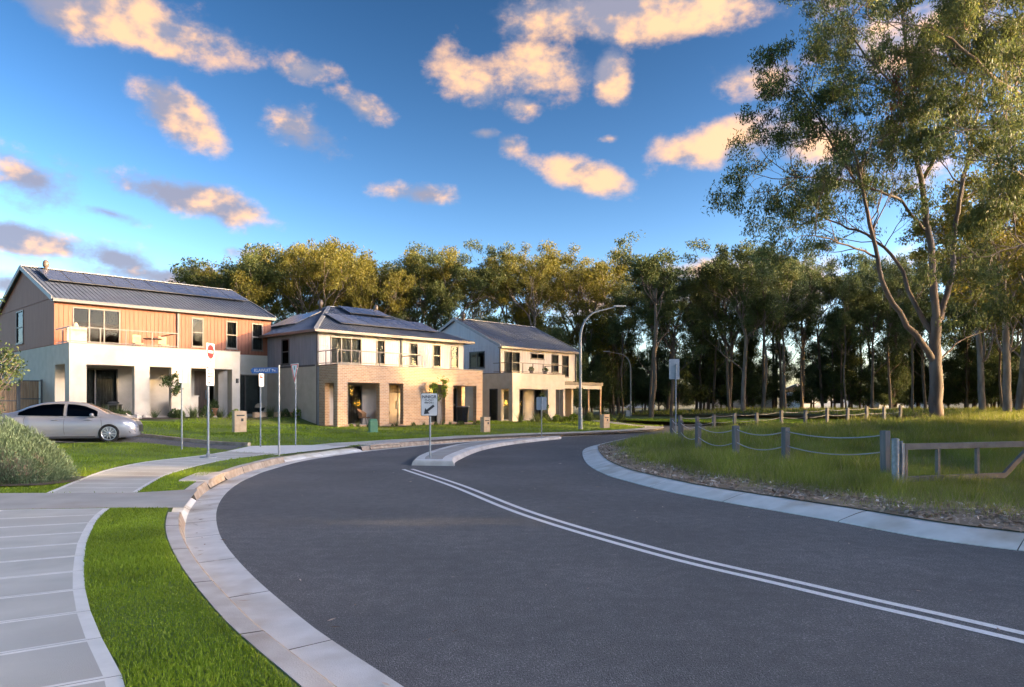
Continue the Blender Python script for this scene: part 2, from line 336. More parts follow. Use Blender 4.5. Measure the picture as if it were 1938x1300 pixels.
def m_brick():
    m, nt, b = new_mat('brick_veneer'); N, L = nt.nodes, nt.links; b.inputs['Roughness'].default_value = .85
    tc = N.new('ShaderNodeTexCoord'); sx = N.new('ShaderNodeSeparateXYZ'); L.new(tc.outputs['Object'], sx.inputs[0])
    ad = N.new('ShaderNodeMath'); L.new(sx.outputs[0], ad.inputs[0]); L.new(sx.outputs[1], ad.inputs[1])
    cb = N.new('ShaderNodeCombineXYZ'); L.new(ad.outputs[0], cb.inputs[0]); L.new(sx.outputs[2], cb.inputs[1])
    br = N.new('ShaderNodeTexBrick'); L.new(cb.outputs[0], br.inputs['Vector']); br.inputs['Scale'].default_value = 1
    br.inputs['Brick Width'].default_value = .24; br.inputs['Row Height'].default_value = .086; br.inputs['Mortar Size'].default_value = .009
    br.inputs['Color1'].default_value = (.33,.195,.11,1); br.inputs['Color2'].default_value = (.45,.285,.165,1); br.inputs['Mortar'].default_value = (.50,.43,.35,1)
    L.new(br.outputs[0], b.inputs['Base Color'])
    bp = N.new('ShaderNodeBump'); bp.inputs['Strength'].default_value = .8; bp.inputs['Distance'].default_value = .01; bp.invert = True
    L.new(br.outputs['Fac'], bp.inputs['Height']); L.new(bp.outputs[0], b.inputs['Normal']); return m
M['brick'] = m_brick()
def m_glass(name, tint, refl=.35, gcol=(.42,.43,.46)):
    m = bpy.data.materials.new(name); m.use_nodes = True; nt = m.node_tree; N, L = nt.nodes, nt.links; N.clear()
    out = N.new('ShaderNodeOutputMaterial'); t = N.new('ShaderNodeBsdfTransparent'); t.inputs[0].default_value = (*tint, 1)
    g = N.new('ShaderNodeBsdfGlossy'); g.inputs['Roughness'].default_value = .03; g.inputs[0].default_value = (*gcol, 1); fr = N.new('ShaderNodeLayerWeight'); fr.inputs[0].default_value = refl
    mx = N.new('ShaderNodeMixShader'); L.new(fr.outputs['Fresnel'], mx.inputs[0]); L.new(t.outputs[0], mx.inputs[1]); L.new(g.outputs[0], mx.inputs[2]); L.new(mx.outputs[0], out.inputs[0]); return m
M['glass'] = m_glass('window_glass', (.55,.57,.57), .16)
M['glass_car'] = m_glass('car_glass', (.10,.11,.12), .35)
M['glass_rail'] = m_glass('rail_glass', (.90,.92,.92), .2)
def m_solar():
    m, nt, b = new_mat('solar_cells'); N, L = nt.nodes, nt.links
    b.inputs['Roughness'].default_value = .16; b.inputs['Specular IOR Level'].default_value = .6
    tc = N.new('ShaderNodeTexCoord'); br = N.new('ShaderNodeTexBrick'); L.new(tc.outputs['Object'], br.inputs['Vector']); br.offset = 0
    br.inputs['Scale'].default_value = 1; br.inputs['Brick Width'].default_value = .17; br.inputs['Row Height'].default_value = .17; br.inputs['Mortar Size'].default_value = .004
    br.inputs['Color1'].default_value = (.07,.085,.14,1); br.inputs['Color2'].default_value = (.085,.10,.16,1); br.inputs['Mortar'].default_value = (.16,.165,.19,1)
    L.new(br.outputs[0], b.inputs['Base Color']); return m
M['solar'] = m_solar()
def m_car():
    m, nt, b = new_mat('silver_car_paint'); b.inputs['Base Color'].default_value = (.24,.25,.285,1); b.inputs['Metallic'].default_value = .35
    b.inputs['Roughness'].default_value = .32; b.inputs['Coat Weight'].default_value = 1; b.inputs['Coat Roughness'].default_value = .05; return m
M['car'] = m_car()
M['lamp_glass'] = pmat('headlamp', (.75,.74,.72), (.8,.8,.78), 5, .15)

# ------------------------------------------------------------------ survey of the street (world metres)
A = catmull([(14,-9),(8,-5.2),(4.5,-2),(2.3,.5),(.6,2.6),(-.55,4.2),(-1.19,5.07),(-1.64,5.73),(-2.6,7.29),(-3.57,9.09),(-4.38,10.95),(-4.97,12.6),(-5.43,14.2),(-5.74,15.6),(-5.93,16.9),
             (-6.08,18.4),(-6.08,21.4),(-5.62,23.8),(-4.95,26.2),(-3.63,29.2),(-2.49,31.3),(-1.2,33.3),(2.1,36.9),(4.6,39.8),(7,43.2),(9.0,46.6),(9.9,49.3)], .25)   # left edge of the asphalt
B = catmull([(26,-3),(20,-1),(13,2.7),(9,5.4),(6.9,7.25),(5.75,8.3),(5.08,9.13),(4.5,10.55),(3.75,12.1),(3.0,13.8),(2.46,15.9),(2.18,17.5),(2.08,20.4),(2.36,24.8),(2.8,27.8),(3.7,30.6),(5.4,35),(7.7,39.3),(11,42.8),(17,45.6),(30,48)], .25)  # right edge
LAND_L = [(-20.3,34,1.04),(-23,36,1.06),(-25,42,1.06),(-13.5,41.2,.98),(-17,38,1.02),(-16,31.5,.85),(-11,36.5,.62),(-9,38.4,.45),(-5,42.4,.45),(-1.9,46,.46),(-14,50,.7),(0,50.6,.47),(5,55,.47),(4,50,.4),(-6,36.5,.34),(0,43.5,.34),(-10,30,.48),(-14,27,.5),
          (-12.6,23.6,.39),(-17,24.5,.55),(-21,26,.72),(-10,18,.22),(-13,16,.28),(-7,13,.16),(-9.2,24,.25),(-8.5,22.4,.2),(-7.5,12,.16),(-12,9.8,.2),(-4,5,.15),(-9,5,.18),(-16,12,.3),(-30,30,1.0),(-30,12,.6),(-6.6,28,.2),(-4.8,30.5,.2),(-2.7,34,.19),(.5,37.3,.19),(5,41.6,.18),(8.6,47,.17),(-9.4,17,.19),(-8.6,21,.19)]
_A = resample(offset(A, .62), 2.0); _lc = np.array([(x, y, .15) for x, y in _A]+LAND_L)
def hL(p):
    p = np.atleast_2d(np.asarray(p, float)); out = np.empty(len(p))
    for i in range(0, len(p), 20000):
        q = p[i:i+20000]; d2 = (q[:, None, 0]-_lc[None, :, 0])**2+(q[:, None, 1]-_lc[None, :, 1])**2+.6
        w = d2**-1.7; out[i:i+20000] = (w*_lc[None, :, 2]).sum(1)/w.sum(1)
    return out
def hR(p):
    p = np.atleast_2d(np.asarray(p, float)); x, y = p[:, 0], p[:, 1]
    b = .13+.55*sm(8, 28, x)*sm(20, 50, y)+.12*sm(50, 85, y)
    return b+.03*np.sin(x*1.3+y*.7)*sm(3, 6, x-2)+.025*np.sin(y*1.9-x*.9)*sm(3, 6, x-2)
def h1L(x, y): return float(hL([(x, y)])[0])
def h1R(x, y): return float(hR([(x, y)])[0])

def sheet(name, outline, hfun, mat, grid=1.2, z=0.0, holes=(), kind='structure'):
    o2 = np.asarray(outline); mn, mx = o2.min(0), o2.max(0)
    gx, gy = np.meshgrid(np.arange(mn[0], mx[0], grid), np.arange(mn[1], mx[1], grid)); g = np.stack([gx.ravel(), gy.ravel()], 1)
    g = g+np.random.RandomState(1).uniform(-.2, .2, g.shape)*grid
    g = g[pip(g, o2)]; g = g[dist_poly(g, np.vstack([o2, o2[:1]])) > grid*.35]
    pts = [Vector(p) for p in o2]+[Vector(p) for p in g]; n = len(o2)
    v, e, f, *_ = delaunay_2d_cdt(pts, [(i, (i+1) % n) for i in range(n)], [list(range(n))], 1, 1e-5)
    va = np.array([(p.x, p.y) for p in v]); zz = hfun(va)+z
    me = bpy.data.meshes.new(name); me.from_pydata([(a[0], a[1], c) for a, c in zip(va, zz)], [], [tuple(t) for t in f])
    me.polygons.foreach_set('use_smooth', [True]*len(me.polygons)); me.materials.append(mat); me.update()
    bm = bmesh.new(); bm.from_mesh(me); bmesh.ops.recalc_face_normals(bm, faces=bm.faces)
    if sum(fc.normal.z for fc in bm.faces) < 0: bmesh.ops.reverse_faces(bm, faces=bm.faces)
    bm.to_mesh(me); bm.free()
    return tag(link_mesh(name, me), kind=kind)
flat = lambda p: np.zeros(len(p))

# ground to the horizon, asphalt, land on both sides
g = MB().add([(-1500,-600,-.45),(1500,-600,-.45),(1500,2500,-.45),(-1500,2500,-.45)], [(0,1,2,3)]) if False else MB()
g.add([(-1500,-600,-.45),(1500,-600,-.45),(1500,2500,-.45),(-1500,2500,-.45)], [(0,1,2,3)]); tag(g.build('ground', M['far']), kind='structure')
farL = [(10.1,50.4),(9.2,52.6),(5,55),(-3,58.4)]; farR = [(-2,62.5),(8,58.8),(16,55.6),(34,53.5)]
road_poly = [tuple(p) for p in resample(A, .5)]+farL+farR+[tuple(p) for p in resample(B, .5)[::-1]]
sheet('road', road_poly, flat, M['asphalt'], 3.0)
landL = [tuple(p) for p in resample(offset(A, .58), .6)]+[(10.5,51),(9.2,53),(5,55.4),(-3,58.8),(-2,62.5),(8,58.8),(16,55.6),(34,53.5),(34,60),(10,92),(-60,92),(-60,-12),(14,-12)]
landL_sheet_poly = landL
sheet('lawn', landL, hL, M['soil'], 1.0)
landR = [tuple(p) for p in resample(offset(B, -.53), .6)]+[(34,53.5),(34,60),(10,92),(10,170),(150,170),(150,-12),(26,-12)]
sheet('field', landR, hR, M['field'], 1.3)

# ---- kerbs
def sweep(line, prof, mats_i, mb, jm=0):
    """prof: list of (offset to the left, z); mats per strip"""
    rows = [[(*q, z) for q in offset(line, o)] for o, z in prof]; n = len(line)
    for k in range(len(prof)-1):
        vs = rows[k]+rows[k+1]; mb.add(vs, [(i, i+1, n+i+1, n+i) for i in range(n-1)], mats_i[k])
    for e in (0, n-1): mb.add([r[e] for r in rows], [tuple(range(len(prof))) if e else tuple(range(len(prof)-1, -1, -1))], jm)
def arc(c): return np.r_[0, np.cumsum(np.linalg.norm(np.diff(c, axis=0), axis=1))]
sA = arc(A)
def s_at(c, s, pt): return s[np.argmin(np.hypot(*(c-np.array(pt)).T))]
drv0, drv1 = s_at(A, sA, (-4.15,10.4)), s_at(A, sA, (-4.95,12.9))
lane0, lane1 = s_at(A, sA, (-6.07,21.2)), s_at(A, sA, (-5.0,26.1))
kl = tag(empty('kerb', (0,0,0)), kind='structure'); kl.name = 'kerb'
cuts = sorted(list(np.arange(0, drv0-.8, 1.62))+[drv0, drv0+1.35, drv1, lane0, (lane0+lane1)/2, lane1]+list(np.arange(drv1+1.7, lane0-.6, 1.7))+list(np.arange(lane1+2, sA[-1]-.8, 2.0))+[sA[-1]])
prof_full = [(0,-.08),(0,.004),(.40,-.012),(.455,.14),(.475,.152),(.62,.156),(.62,-.05)]
prof_drive = [(0,-.08),(0,.004),(.40,-.012),(.47,.035),(.78,.115),(.98,.150),(.98,.0)]
for a, b in zip(cuts[:-1], cuts[1:]):
    if b-a < .1: continue
    m = (a+b)/2; low = drv0 <= m <= drv1 or lane0 <= m <= lane1
    t = np.linspace(a+.006, b-.006, max(3, int((b-a)/.25))); seg = np.stack([np.interp(t, sA, A[:, i]) for i in (0, 1)], 1)
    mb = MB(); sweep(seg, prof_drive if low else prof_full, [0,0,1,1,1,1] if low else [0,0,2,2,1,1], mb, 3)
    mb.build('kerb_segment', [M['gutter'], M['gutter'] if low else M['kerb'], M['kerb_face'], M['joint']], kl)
sB = arc(B); kr = tag(empty('mountable_kerb', (0,0,0)), kind='structure')
prof_r = [(0,-.08),(0,.012),(-.06,.030),(-.34,.100),(-.44,.118),(-.56,.130),(-.56,-.05)]
cb = list(np.arange(0, sB[-1]-1, 2.35))+[sB[-1]]
for a, b in zip(cb[:-1], cb[1:]):
    t = np.linspace(a+.006, b-.006, 10); seg = np.stack([np.interp(t, sB, B[:, i]) for i in (0, 1)], 1)[::-1]
    mb = MB(); sweep(seg, [(-o, z) for o, z in prof_r], [0]*6, mb, 1); mb.build('kerb_segment', [M['gutter'], M['joint']], kr)
# drain inlets in the left kerb face
def drain(pt, ln, label):
    s0 = s_at(A, sA, pt); t = np.linspace(s0-ln/2, s0+ln/2, 8); seg = np.stack([np.interp(t, sA, A[:, i]) for i in (0, 1)], 1)
    e = tag(empty('drain_inlet', (*pt, 0)), label, 'drain'); mb = MB()
    sweep(seg-np.array(pt), [(.36,.002),(.425,.004),(.44,.108),(.46,.109)], [0,0,0], mb); mb.build('opening', M['black'], e)
    mb = MB(); sweep(seg-np.array(pt), [(.415,.105),(.41,.172),(.47,.182),(.95,.186),(.95,.1)], [1,0,0,0], mb); mb.build('lintel', [M['kerb'], M['kerb_face']], e)
drain((-5.66,15.2), 1.7, 'concrete storm drain inlet in the kerb beside the near grass verge'); drain((-4.35,27.6), 2.0, 'concrete storm drain inlet in the kerb opposite the keep left sign')

# ---- footpath, crossings
def strip_poly(Lc, Rc): return [tuple(p) for p in Lc]+[tuple(p) for p in Rc[::-1]]
def slabs(parent, Lc, Rc, step, lift=.014, edge=.085, gap=.006):
    Lc, Rc = np.asarray(Lc), np.asarray(Rc); mid = (Lc+Rc)/2; s = arc(mid); n = max(1, int(round(s[-1]/step))); t = np.linspace(0, s[-1], n+1)
    for a, b in zip(t[:-1], t[1:]):
        q = [];
        for tt, C in ((a+gap/2, Lc), (a+gap/2, Rc), (b-gap/2, Rc), (b-gap/2, Lc)): q.append(np.array([np.interp(tt, s, C[:, 0]), np.interp(tt, s, C[:, 1])]))
        q = np.array(q); wd = q[1]-q[0]; w = np.linalg.norm(wd); le = np.linalg.norm(q[3]-q[0]); eu, ev = edge/w, edge*.42/le
        def bl(u, v): return (q[0]*(1-u)+q[1]*u)*(1-v)+(q[3]*(1-u)+q[2]*u)*v
        inn = np.array([bl(eu, ev), bl(1-eu, ev), bl(1-eu, 1-ev), bl(eu, 1-ev)])
        zo, zi = hL(q)+lift, hL(inn)+lift-.001
        V = [(*p, z) for p, z in zip(q, zo)]+[(*p, z) for p, z in zip(inn, zi)]+[(*p, z-.08) for p, z in zip(q, zo)]
        mb = MB(); mb.add(V, [(0,1,5,4),(1,2,6,5),(2,3,7,6),(3,0,4,7)]+[(i, 8+i, 8+(i+1)%4, (i+1)%4) for i in range(0)], 1); mb.add(V[:4]+V[8:], [(i, 4+i, 4+(i+1)%4, (i+1)%4) for i in range(4)], 2); mb.add(V[4:8], [(0,1,2,3)], 0)
        mb.build('slab', [M['slab'], M['slab_edge'], M['joint']], parent)
fp = tag(empty('footpath', (0,0,0)), kind='structure')
R1 = catmull([(1.2,-2.2),(-.3,1.0),(-2.04,3.9),(-2.52,4.58),(-2.94,5.18),(-3.55,6.14),(-4.2,7.27),(-4.65,8.1),(-5.36,9.57),(-5.75,10.58)], .2); L1 = offset(R1, 1.45)
L1[-1] = (-7.2,10.35)
slabs(fp, L1, R1, .79)
L2 = catmull([(-7.76,12.32),(-8.54,14.7),(-9.08,17),(-9.1,19.2),(-8.78,21.1),(-8.7,22.4)], .2); R2 = catmull([(-6.3,12.42),(-7.1,15),(-7.45,17),(-7.6,19.2),(-7.3,21.1),(-7.0,22.2)], .2)
L2, R2 = resample(L2, .2), resample(R2, .2); k = min(len(L2), len(R2)); L2 = np.stack([np.interp(np.linspace(0,1,60), np.linspace(0,1,len(L2)), L2[:, i]) for i in (0,1)], 1); R2 = np.stack([np.interp(np.linspace(0,1,60), np.linspace(0,1,len(R2)), R2[:, i]) for i in (0,1)], 1)
slabs(fp, L2, R2, .8)
U3 = catmull([(-7.2,26.2),(-6.6,27.7),(-4.8,30.6),(-2.67,34),(.5,37.4),(5.0,41.6),(7.4,45),(8.6,47.6),(8.3,50.5),(5,53.6),(-2,56.8)], .3); D3 = offset(U3, -1.2)
slabs(fp, U3, D3, 1.5)
drive = [(-4.72,10.62),(-5.8,10.60),(-7.2,10.36),(-12,9.5),(-30,6.5),(-30,9.6),(-13,11.75),(-8.5,12.26),(-6.3,12.4),(-5.5,12.95)]
lane_apron = [(-6.95,21.25),(-7.0,22.2),(-8.7,22.45),(-8.75,24.75),(-7.35,26.3),(-6.0,26.6),(-5.7,26.2),(-6.1,24.4)]
lane = [(-8.80,23.1),(-10.3,23.75),(-12.1,24.2),(-13.4,23.75),(-16,22.9),(-20,21.8),(-28,20.5),(-28,28.2),(-18,27.6),(-13,26.2),(-10.6,25.5),(-8.82,24.8)]
tag(sheet('driveway', drive, hL, M['drive'], .7, z=.016), kind='structure')
sheet('crossover', lane_apron, hL, M['slab_edge'], .6, z=.016)
sheet('laneway', lane, hL, M['asphalt'], .7, z=.012)
lk = resample(np.array([(-8.82,24.82),(-10.6,25.52),(-13,26.22),(-18,27.62),(-27,30.2)]), .4); mb = MB(); lz = hL(lk)
for (p, z), (q, z2) in zip(zip(lk[:-1], lz[:-1]), zip(lk[1:], lz[1:])): mb.beam((*p, z+.05), (*q, z2+.05), .15, .14)
tag(mb.build('laneway_kerb', M['kerb_face']), kind='structure')
# litter margin along the right kerb
mg0, mg1 = offset(B, -.54), offset(B, -.54-np.interp(np.arange(len(B)), [0, 60, 110, 150, 190, len(B)], [3.0, 2.8, 2.1, 1.2, .6, .4]))
i0, i1 = np.argmin(np.hypot(*(B-np.array((20,-1))).T)), np.argmin(np.hypot(*(B-np.array((2.8,27.8))).T))
margin = [tuple(p) for p in resample(mg0[i0:i1], .5)]+[tuple(p) for p in resample(mg1[i0:i1], .5)[::-1]]
sheet('verge_soil', margin, hR, M['litter_soil'], .5, z=.012)

# ---- road markings: a double white line
def ribbon(name, c, w, z, mat):
    a, b = offset(c, w/2), offset(c, -w/2); n = len(c); me = np_mesh(name, [(*p, z) for p in a]+[(*p, z) for p in b], [(i, n+i, n+i+1, i+1) for i in range(n-1)], [mat]); return link_mesh(name, me)
cl = catmull([G(771.5,888), G(864,919), G(1000,972.5), G(1242,1044), G(1480,1101), G(1668,1145), G(1938,1207), (6.2,1.2), (11,-4)], .3)
wdt = np.interp(np.arange(len(cl)), [0, 14, 40], [.115, .115, .105])
for sgn in (1, -1): tag(ribbon('centre_line', offset(cl, sgn*wdt), .095, .004, M['line']), kind='structure')

# ---- traffic island
isl_l = catmull([(-2.72,19.95),(-2.80,22.0),(-2.64,24.7),(-2.15,28),(-1.15,30.9),(.1,33.2),(2.15,35.45)], .3)
isl_r = catmull([(-1.53,19.75),(-1.58,21.6),(-1.10,26.2),(-.15,29.8),(1.05,32.6),(2.35,35.2)], .3)
iso = tag(empty('traffic_island', (-1.5,22,0)), 'long narrow concrete traffic island splitting the road, keep left sign on its near end', 'traffic island')
tt = np.linspace(0, 1, 40)
il = np.stack([np.interp(tt, np.linspace(0,1,len(isl_l)), isl_l[:, i]) for i in (0,1)], 1)-np.array((-1.5,22)); ir = np.stack([np.interp(tt, np.linspace(0,1,len(isl_r)), isl_r[:, i]) for i in (0,1)], 1)-np.array((-1.5,22))
def inset_pair(f): c = (il+ir)/2; w = np.linalg.norm(il-ir, axis=1); k = np.clip(f/np.maximum(w/2, .01), 0, .92)[:, None]; a, b = il+(c-il)*k, ir+(c-ir)*k; a = a.copy(); b = b.copy(); a[0, 1] += f; b[0, 1] += f; return a, b
def loop_of(a, b): return np.vstack([a, b[::-1]])
mb = MB(); rings = [(loop_of(il, ir), -.03), (loop_of(*inset_pair(.04)), .10), (loop_of(*inset_pair(.08)), .135), (loop_of(*inset_pair(.36)), .152)]
n = len(rings[0][0])
for (a, za), (b, zb), mi in zip(rings[:-1], rings[1:], (1, 1, 0)): mb.add([(*p, za) for p in a]+[(*p, zb) for p in b], [(i, (i+1) % n, n+(i+1) % n, n+i) for i in range(n)], mi)
mb.build('island_kerb', [M['gutter'], M['kerb']], iso)
a, b = inset_pair(.365); mb = MB(); n2 = len(a); mb.add([(*p, .154) for p in a]+[(*p, .154) for p in b], [(i, n2+i, n2+i+1, i+1) for i in range(n2-1)]); mb.build('infill', M['drive'], iso)

# ------------------------------------------------------------------ houses
HROT = R(46.5)
def cells(mb, axis, a0, a1, w0, w1, c0, c1, ops=(), m=0):
    """wall between a0..a1 along an axis, w0..w1 high, c0..c1 thick, with rectangular openings (a0,a1,w0,w1)"""
    ac = sorted({a0, a1, *[min(max(v, a0), a1) for o in ops for v in o[:2]]})
    for p, q in zip(ac[:-1], ac[1:]):
        if q-p < 1e-4: continue
        md = (p+q)/2; blk = sorted([(max(o[2], w0), min(o[3], w1)) for o in ops if o[0] < md < o[1]]); z = w0
        for lo, hi in blk+[(w1, w1)]:
            if lo-z > 1e-4:
                if axis == 'x': mb.box(p, q, c0, c1, z, lo, m)
                else: mb.box(c0, c1, p, q, z, lo, m)
            z = max(z, hi)
def boards(mb, axis, a0, a1, w0, w1, c0, c1, ops=(), pitch=.2, m=0):
    n = max(1, int(round((a1-a0)/pitch))); p = (a1-a0)/n
    for i in range(n): cells(mb, axis, a0+i*p+.007, a0+(i+1)*p-.007, w0, w1, c0, c1, ops, m)
def window(house, axis, a0, a1, w0, w1, c, out, frame='trim', split='h', curtain=None, name='window', fw=.055, sill=True):
    """c: plane of the wall face, out: -1 or +1 direction of the outside along the thickness axis"""
    def bx(mb, A0, A1, W0, W1, d0, d1, m=0):
        lo, hi = sorted((c-out*d0, c-out*d1))
        if axis == 'x': mb.box(A0, A1, lo, hi, W0, W1, m)
        else: mb.box(lo, hi, A0, A1, W0, W1, m)
    e = .003; A0, A1, W0, W1 = a0+e, a1-e, w0+e, w1-e
    mb = MB(); D0, D1 = -.035, .07
    bx(mb, A0, A0+fw, W0, W1, D0, D1); bx(mb, A1-fw, A1, W0, W1, D0, D1); bx(mb, A0+fw, A1-fw, W0, W0+fw, D0, D1); bx(mb, A0+fw, A1-fw, W1-fw, W1, D0, D1)
    panes = []
    if split == 'h': mid = (W0+W1)/2; bx(mb, A0+fw, A1-fw, mid-.025, mid+.025, D0+.01, D1); panes = [(A0+fw, A1-fw, W0+fw, mid-.025), (A0+fw, A1-fw, mid+.025, W1-fw)]
    elif split.startswith('v'):
        k = int(split[1:]); xs = np.linspace(A0+fw, A1-fw, k+1)
        for x in xs[1:-1]: bx(mb, x-.03, x+.03, W0+fw, W1-fw, D0+.01, D1)
        for i in range(k): panes.append((xs[i]+(.03 if i else 0), xs[i+1]-(.03 if i < k-1 else 0), W0+fw, W1-fw))
        if 'm' in name: pass
    else: panes = [(A0+fw, A1-fw, W0+fw, W1-fw)]
    if sill: bx(mb, a0-.05, a1+.05, w0-.045, w0-.004, -.07, -.002)
    w = mb.build(name, M[frame], house)
    for p in panes: q = MB(); bx(q, *p, .02, .028); q.build('pane', M['glass'], w)
    if curtain:
        n = 26; mat, f0, f1 = curtain; xs = np.linspace(a0+(a1-a0)*f0, a0+(a1-a0)*f1, n*2); ys = c-out*(.14+.035*np.sin(np.arange(n*2)*1.9)+.01*np.sin(np.arange(n*2)*.63))
        vs = [((x, y, w0+.03) if axis == 'x' else (y, x, w0+.03)) for x, y in zip(xs, ys)]+[((x, y, w1-.03) if axis == 'x' else (y, x, w1-.03)) for x, y in zip(xs, ys)]
        q = MB(); k = len(xs); q.add(vs, [(i, i+1, k+i+1, k+i) for i in range(k-1)], 0, True); q.build('curtain', M[mat], w)
    return w
def roof_plane(mb, e0, e1, r1, r0, t=.05, rib=.22, m=0):
    """corrugated roof plane: eave e0->e1, top r0->r1 (r0==r1 allowed); ribs run up the slope"""
    e0, e1, r0, r1 = map(Vector, (e0, e1, r0, r1)); tri = (r0-r1).length < 1e-3
    mb.slab([e0, e1, r1] if tri else [e0, e1, r1, r0], t, m)
    L = (e1-e0).length; ux = (e1-e0)/L; nrm = (e1-e0).cross(r0-e0).normalized(); up = nrm.cross(ux).normalized()
    a0, a1 = (r0-e0).dot(ux), (r1-e0).dot(ux); H = (r0-e0).dot(up); k = int(L/rib)
    for i in range(1, k):
        x = L*i/k; y = H
        if x < a0: y = H*x/max(a0, 1e-6)
        if x > a1: y = min(y, H*(L-x)/max(L-a1, 1e-6))
        if y > .1: p = e0+ux*x; mb.beam(p+nrm*.012, p+up*(y-.02)+nrm*.012, .045, .03, m, nrm)
solar_me = {}
def solar(parent, o, ux, up, w, h, lift=.14):
    ux, up = Vector(ux).normalized(), Vector(up).normalized(); n = ux.cross(up).normalized(); key = (round(w,2), round(h,2))
    if key not in solar_me:
        mb = MB(); mb.box(.0, w-.02, 0, h-.02, -.035, 0, 0); mb.add([(.02,.02,.002),(w-.04,.02,.002),(w-.04,h-.04,.002),(.02,h-.04,.002)], [(0,1,2,3)], 1)
        t = mb.build('solar_panel', [M['trim'], M['solar']], parent); solar_me[key] = t.data; ob = t
    else: ob = link_mesh('solar_panel', solar_me[key], parent)
    m = Matrix((ux, up, n)).transposed().to_4x4(); m.translation = Vector(o)+n*lift; ob.matrix_local = m
    return ob
def vent(parent, p, r=.145, name='roof_vent'):
    mb = MB(); mb.lathe(p, [(0,-.25),(r*.62,-.25),(r*.62,.16),(r,.2),(r*1.12,.32),(r,.46),(r*.5,.54),(0,.56)], 14); return mb.build(name, M['trim_brown'], parent)
def railing(parent, pts, posts, h0, h1, mat='trim_brown', glass=True):
    mb = MB()
    for a, b in zip(pts[:-1], pts[1:]): mb.beam((*a, h1), (*b, h1), .055, .045); mb.beam((*a, h0+.08), (*b, h0+.08), .035, .035)
    r = mb.build('railing', M[mat], parent)
    for x, y in posts: q = MB(); q.box(x-.022, x+.022, y-.022, y+.022, h0, h1-.02); q.build('post', M[mat], r)
    if glass:
        for a, b in zip(pts[:-1], pts[1:]):
            a, b = Vector(a), Vector(b); d = (b-a).normalized(); n = max(1, int((b-a).length/1.2))
            for i in range(n):
                p, q2 = a.lerp(b, i/n)+d*.05, a.lerp(b, (i+1)/n)-d*.05; q = MB(); q.beam((*p, (h0+h1)/2+.03), (*q2, (h0+h1)/2+.03), .008, h1-h0-.18); q.build('glass_panel', M['glass_rail'], r)
    return r
def wall_light(parent, x, y, z):
    q = MB(); q.box(x-.05, x+.05, y-.1, y, z, z+.24); q.box(x-.035, x+.035, y-.13, y-.1, z+.04, z+.2); return q.build('wall_light', M['black'], parent)

# ---- house 1: terracotta cladding over white render, long gable roof
O1 = (-20.351, 34.0, 1.043)
H1 = tag(empty('house', O1, HROT), 'house with terracotta upper storey, white rendered porch and long row of solar panels', 'house')
VU, U1 = 2.33, 11.3; up_ops = [(.79,2.96,3.62,5.38),(6.59,7.25,3.75,5.35),(8.54,9.19,3.76,5.32),(10.08,10.76,3.74,5.31)]
mb = MB(); cells(mb, 'x', 0, 8.22, -.35, 3.42, 0, .32, [(.72,2.84,0,2.47),(3.54,4.6,0,2.47),(5.58,7.78,0,2.47)]); cells(mb, 'y', .32, VU, -.35, 3.42, 0, .3, [(.65,2.2,0,2.5)])
cells(mb, 'y', .32, VU, -.35, 3.42, 7.9, 8.22, [(.8,1.9,0,2.47)]); mb.build('porch', M['render'], H1)
low_ops = [(.75,2.85,.06,2.4),(6.75,7.85,0,2.45),(8.75,10.6,.05,2.32)]
mb = MB(); cells(mb, 'x', 0, U1, -.35, 3.46, VU, VU+.25, low_ops); cells(mb, 'y', VU+.25, 13.2, -.35, 3.46, 0, .25); cells(mb, 'y', VU+.25, 13.2, -.35, 3.46, U1-.25, U1); mb.box(.25, U1-.25, 12.95, 13.2, -.35, 3.46); mb.build('lower_wall', M['render'], H1)
mb = MB(); mb.box(.3, 7.9, .32, VU, 2.9, 3.06); mb.box(.25, U1-.25, VU+.25, 12.95, 3.1, 3.3); mb.build('balcony_slab', M['render'], H1)
mb = MB(); mb.box(-.02, 8.24, -.02, .34, 3.421, 3.46); mb.box(-.02, .32, .34, VU, 3.421, 3.46); mb.box(7.88, 8.24, .34, VU, 3.421, 3.46); mb.build('parapet_cap', M['fascia'], H1)
mb = MB(); mb.box(-.3, 8.4, -.5, VU, -.6, -.005); mb.box(5.4, 8.2, -.95, -.5, -.75, -.2); mb.build('porch_floor', M['kerb'], H1)
mb = MB(); cells(mb, 'x', .02, U1-.02, 3.47, 5.7, VU+.03, VU+.25, up_ops); boards(mb, 'x', 0, U1, 3.5, 5.70, VU, VU+.03, up_ops)
gops = [(7.75,9.15,3.87,5.63)]
cells(mb, 'y', VU+.25, 13.2, 3.47, 5.7, .03, .25, gops); boards(mb, 'y', VU+.03, 13.17, 3.5, 5.74, 0, .03, gops); cells(mb, 'y', VU+.25, 13.2, 3.47, 5.7, U1-.25, U1)
mb.box(.03, U1, 12.98, 13.2, 3.47, 5.7); mb.build('upper_cladding', M['clad_terra'], H1)
RV, RW, EW = 7.77, 7.86, 5.76; sl = (RW-EW)/(RV-VU)
for nm, x in (('gable_wall', .03), ('gable_wall', U1-.2)):
    mb = MB(); mb.prism([(x, VU+.1, 5.701), (x, 13.1, 5.701), (x, RV, RW-.08)], (.17,0,0))
    if x < 1:
        nb = 53
        for i in range(nb):
            y0 = VU+.05+i*.2; y1 = y0+.186; t0, t1 = EW-.02+(min(y0-VU, 13.2-y0))*sl, EW-.02+(min(y1-VU, 13.2-y1))*sl
            if 13.1-y1 > 0 and min(t0, t1) > 5.78: mb.prism([(0, y0, 5.765), (0, y1, 5.765), (0, y1, t1-.06), (0, y0, t0-.06)], (.03,0,0))
    mb.build(nm, M['clad_terra'], H1)
ov = .22; ex0, ex1 = -.16, U1+.16; ey0, ey1 = VU-ov, 13.2+ov; ez = EW-ov*sl+.04
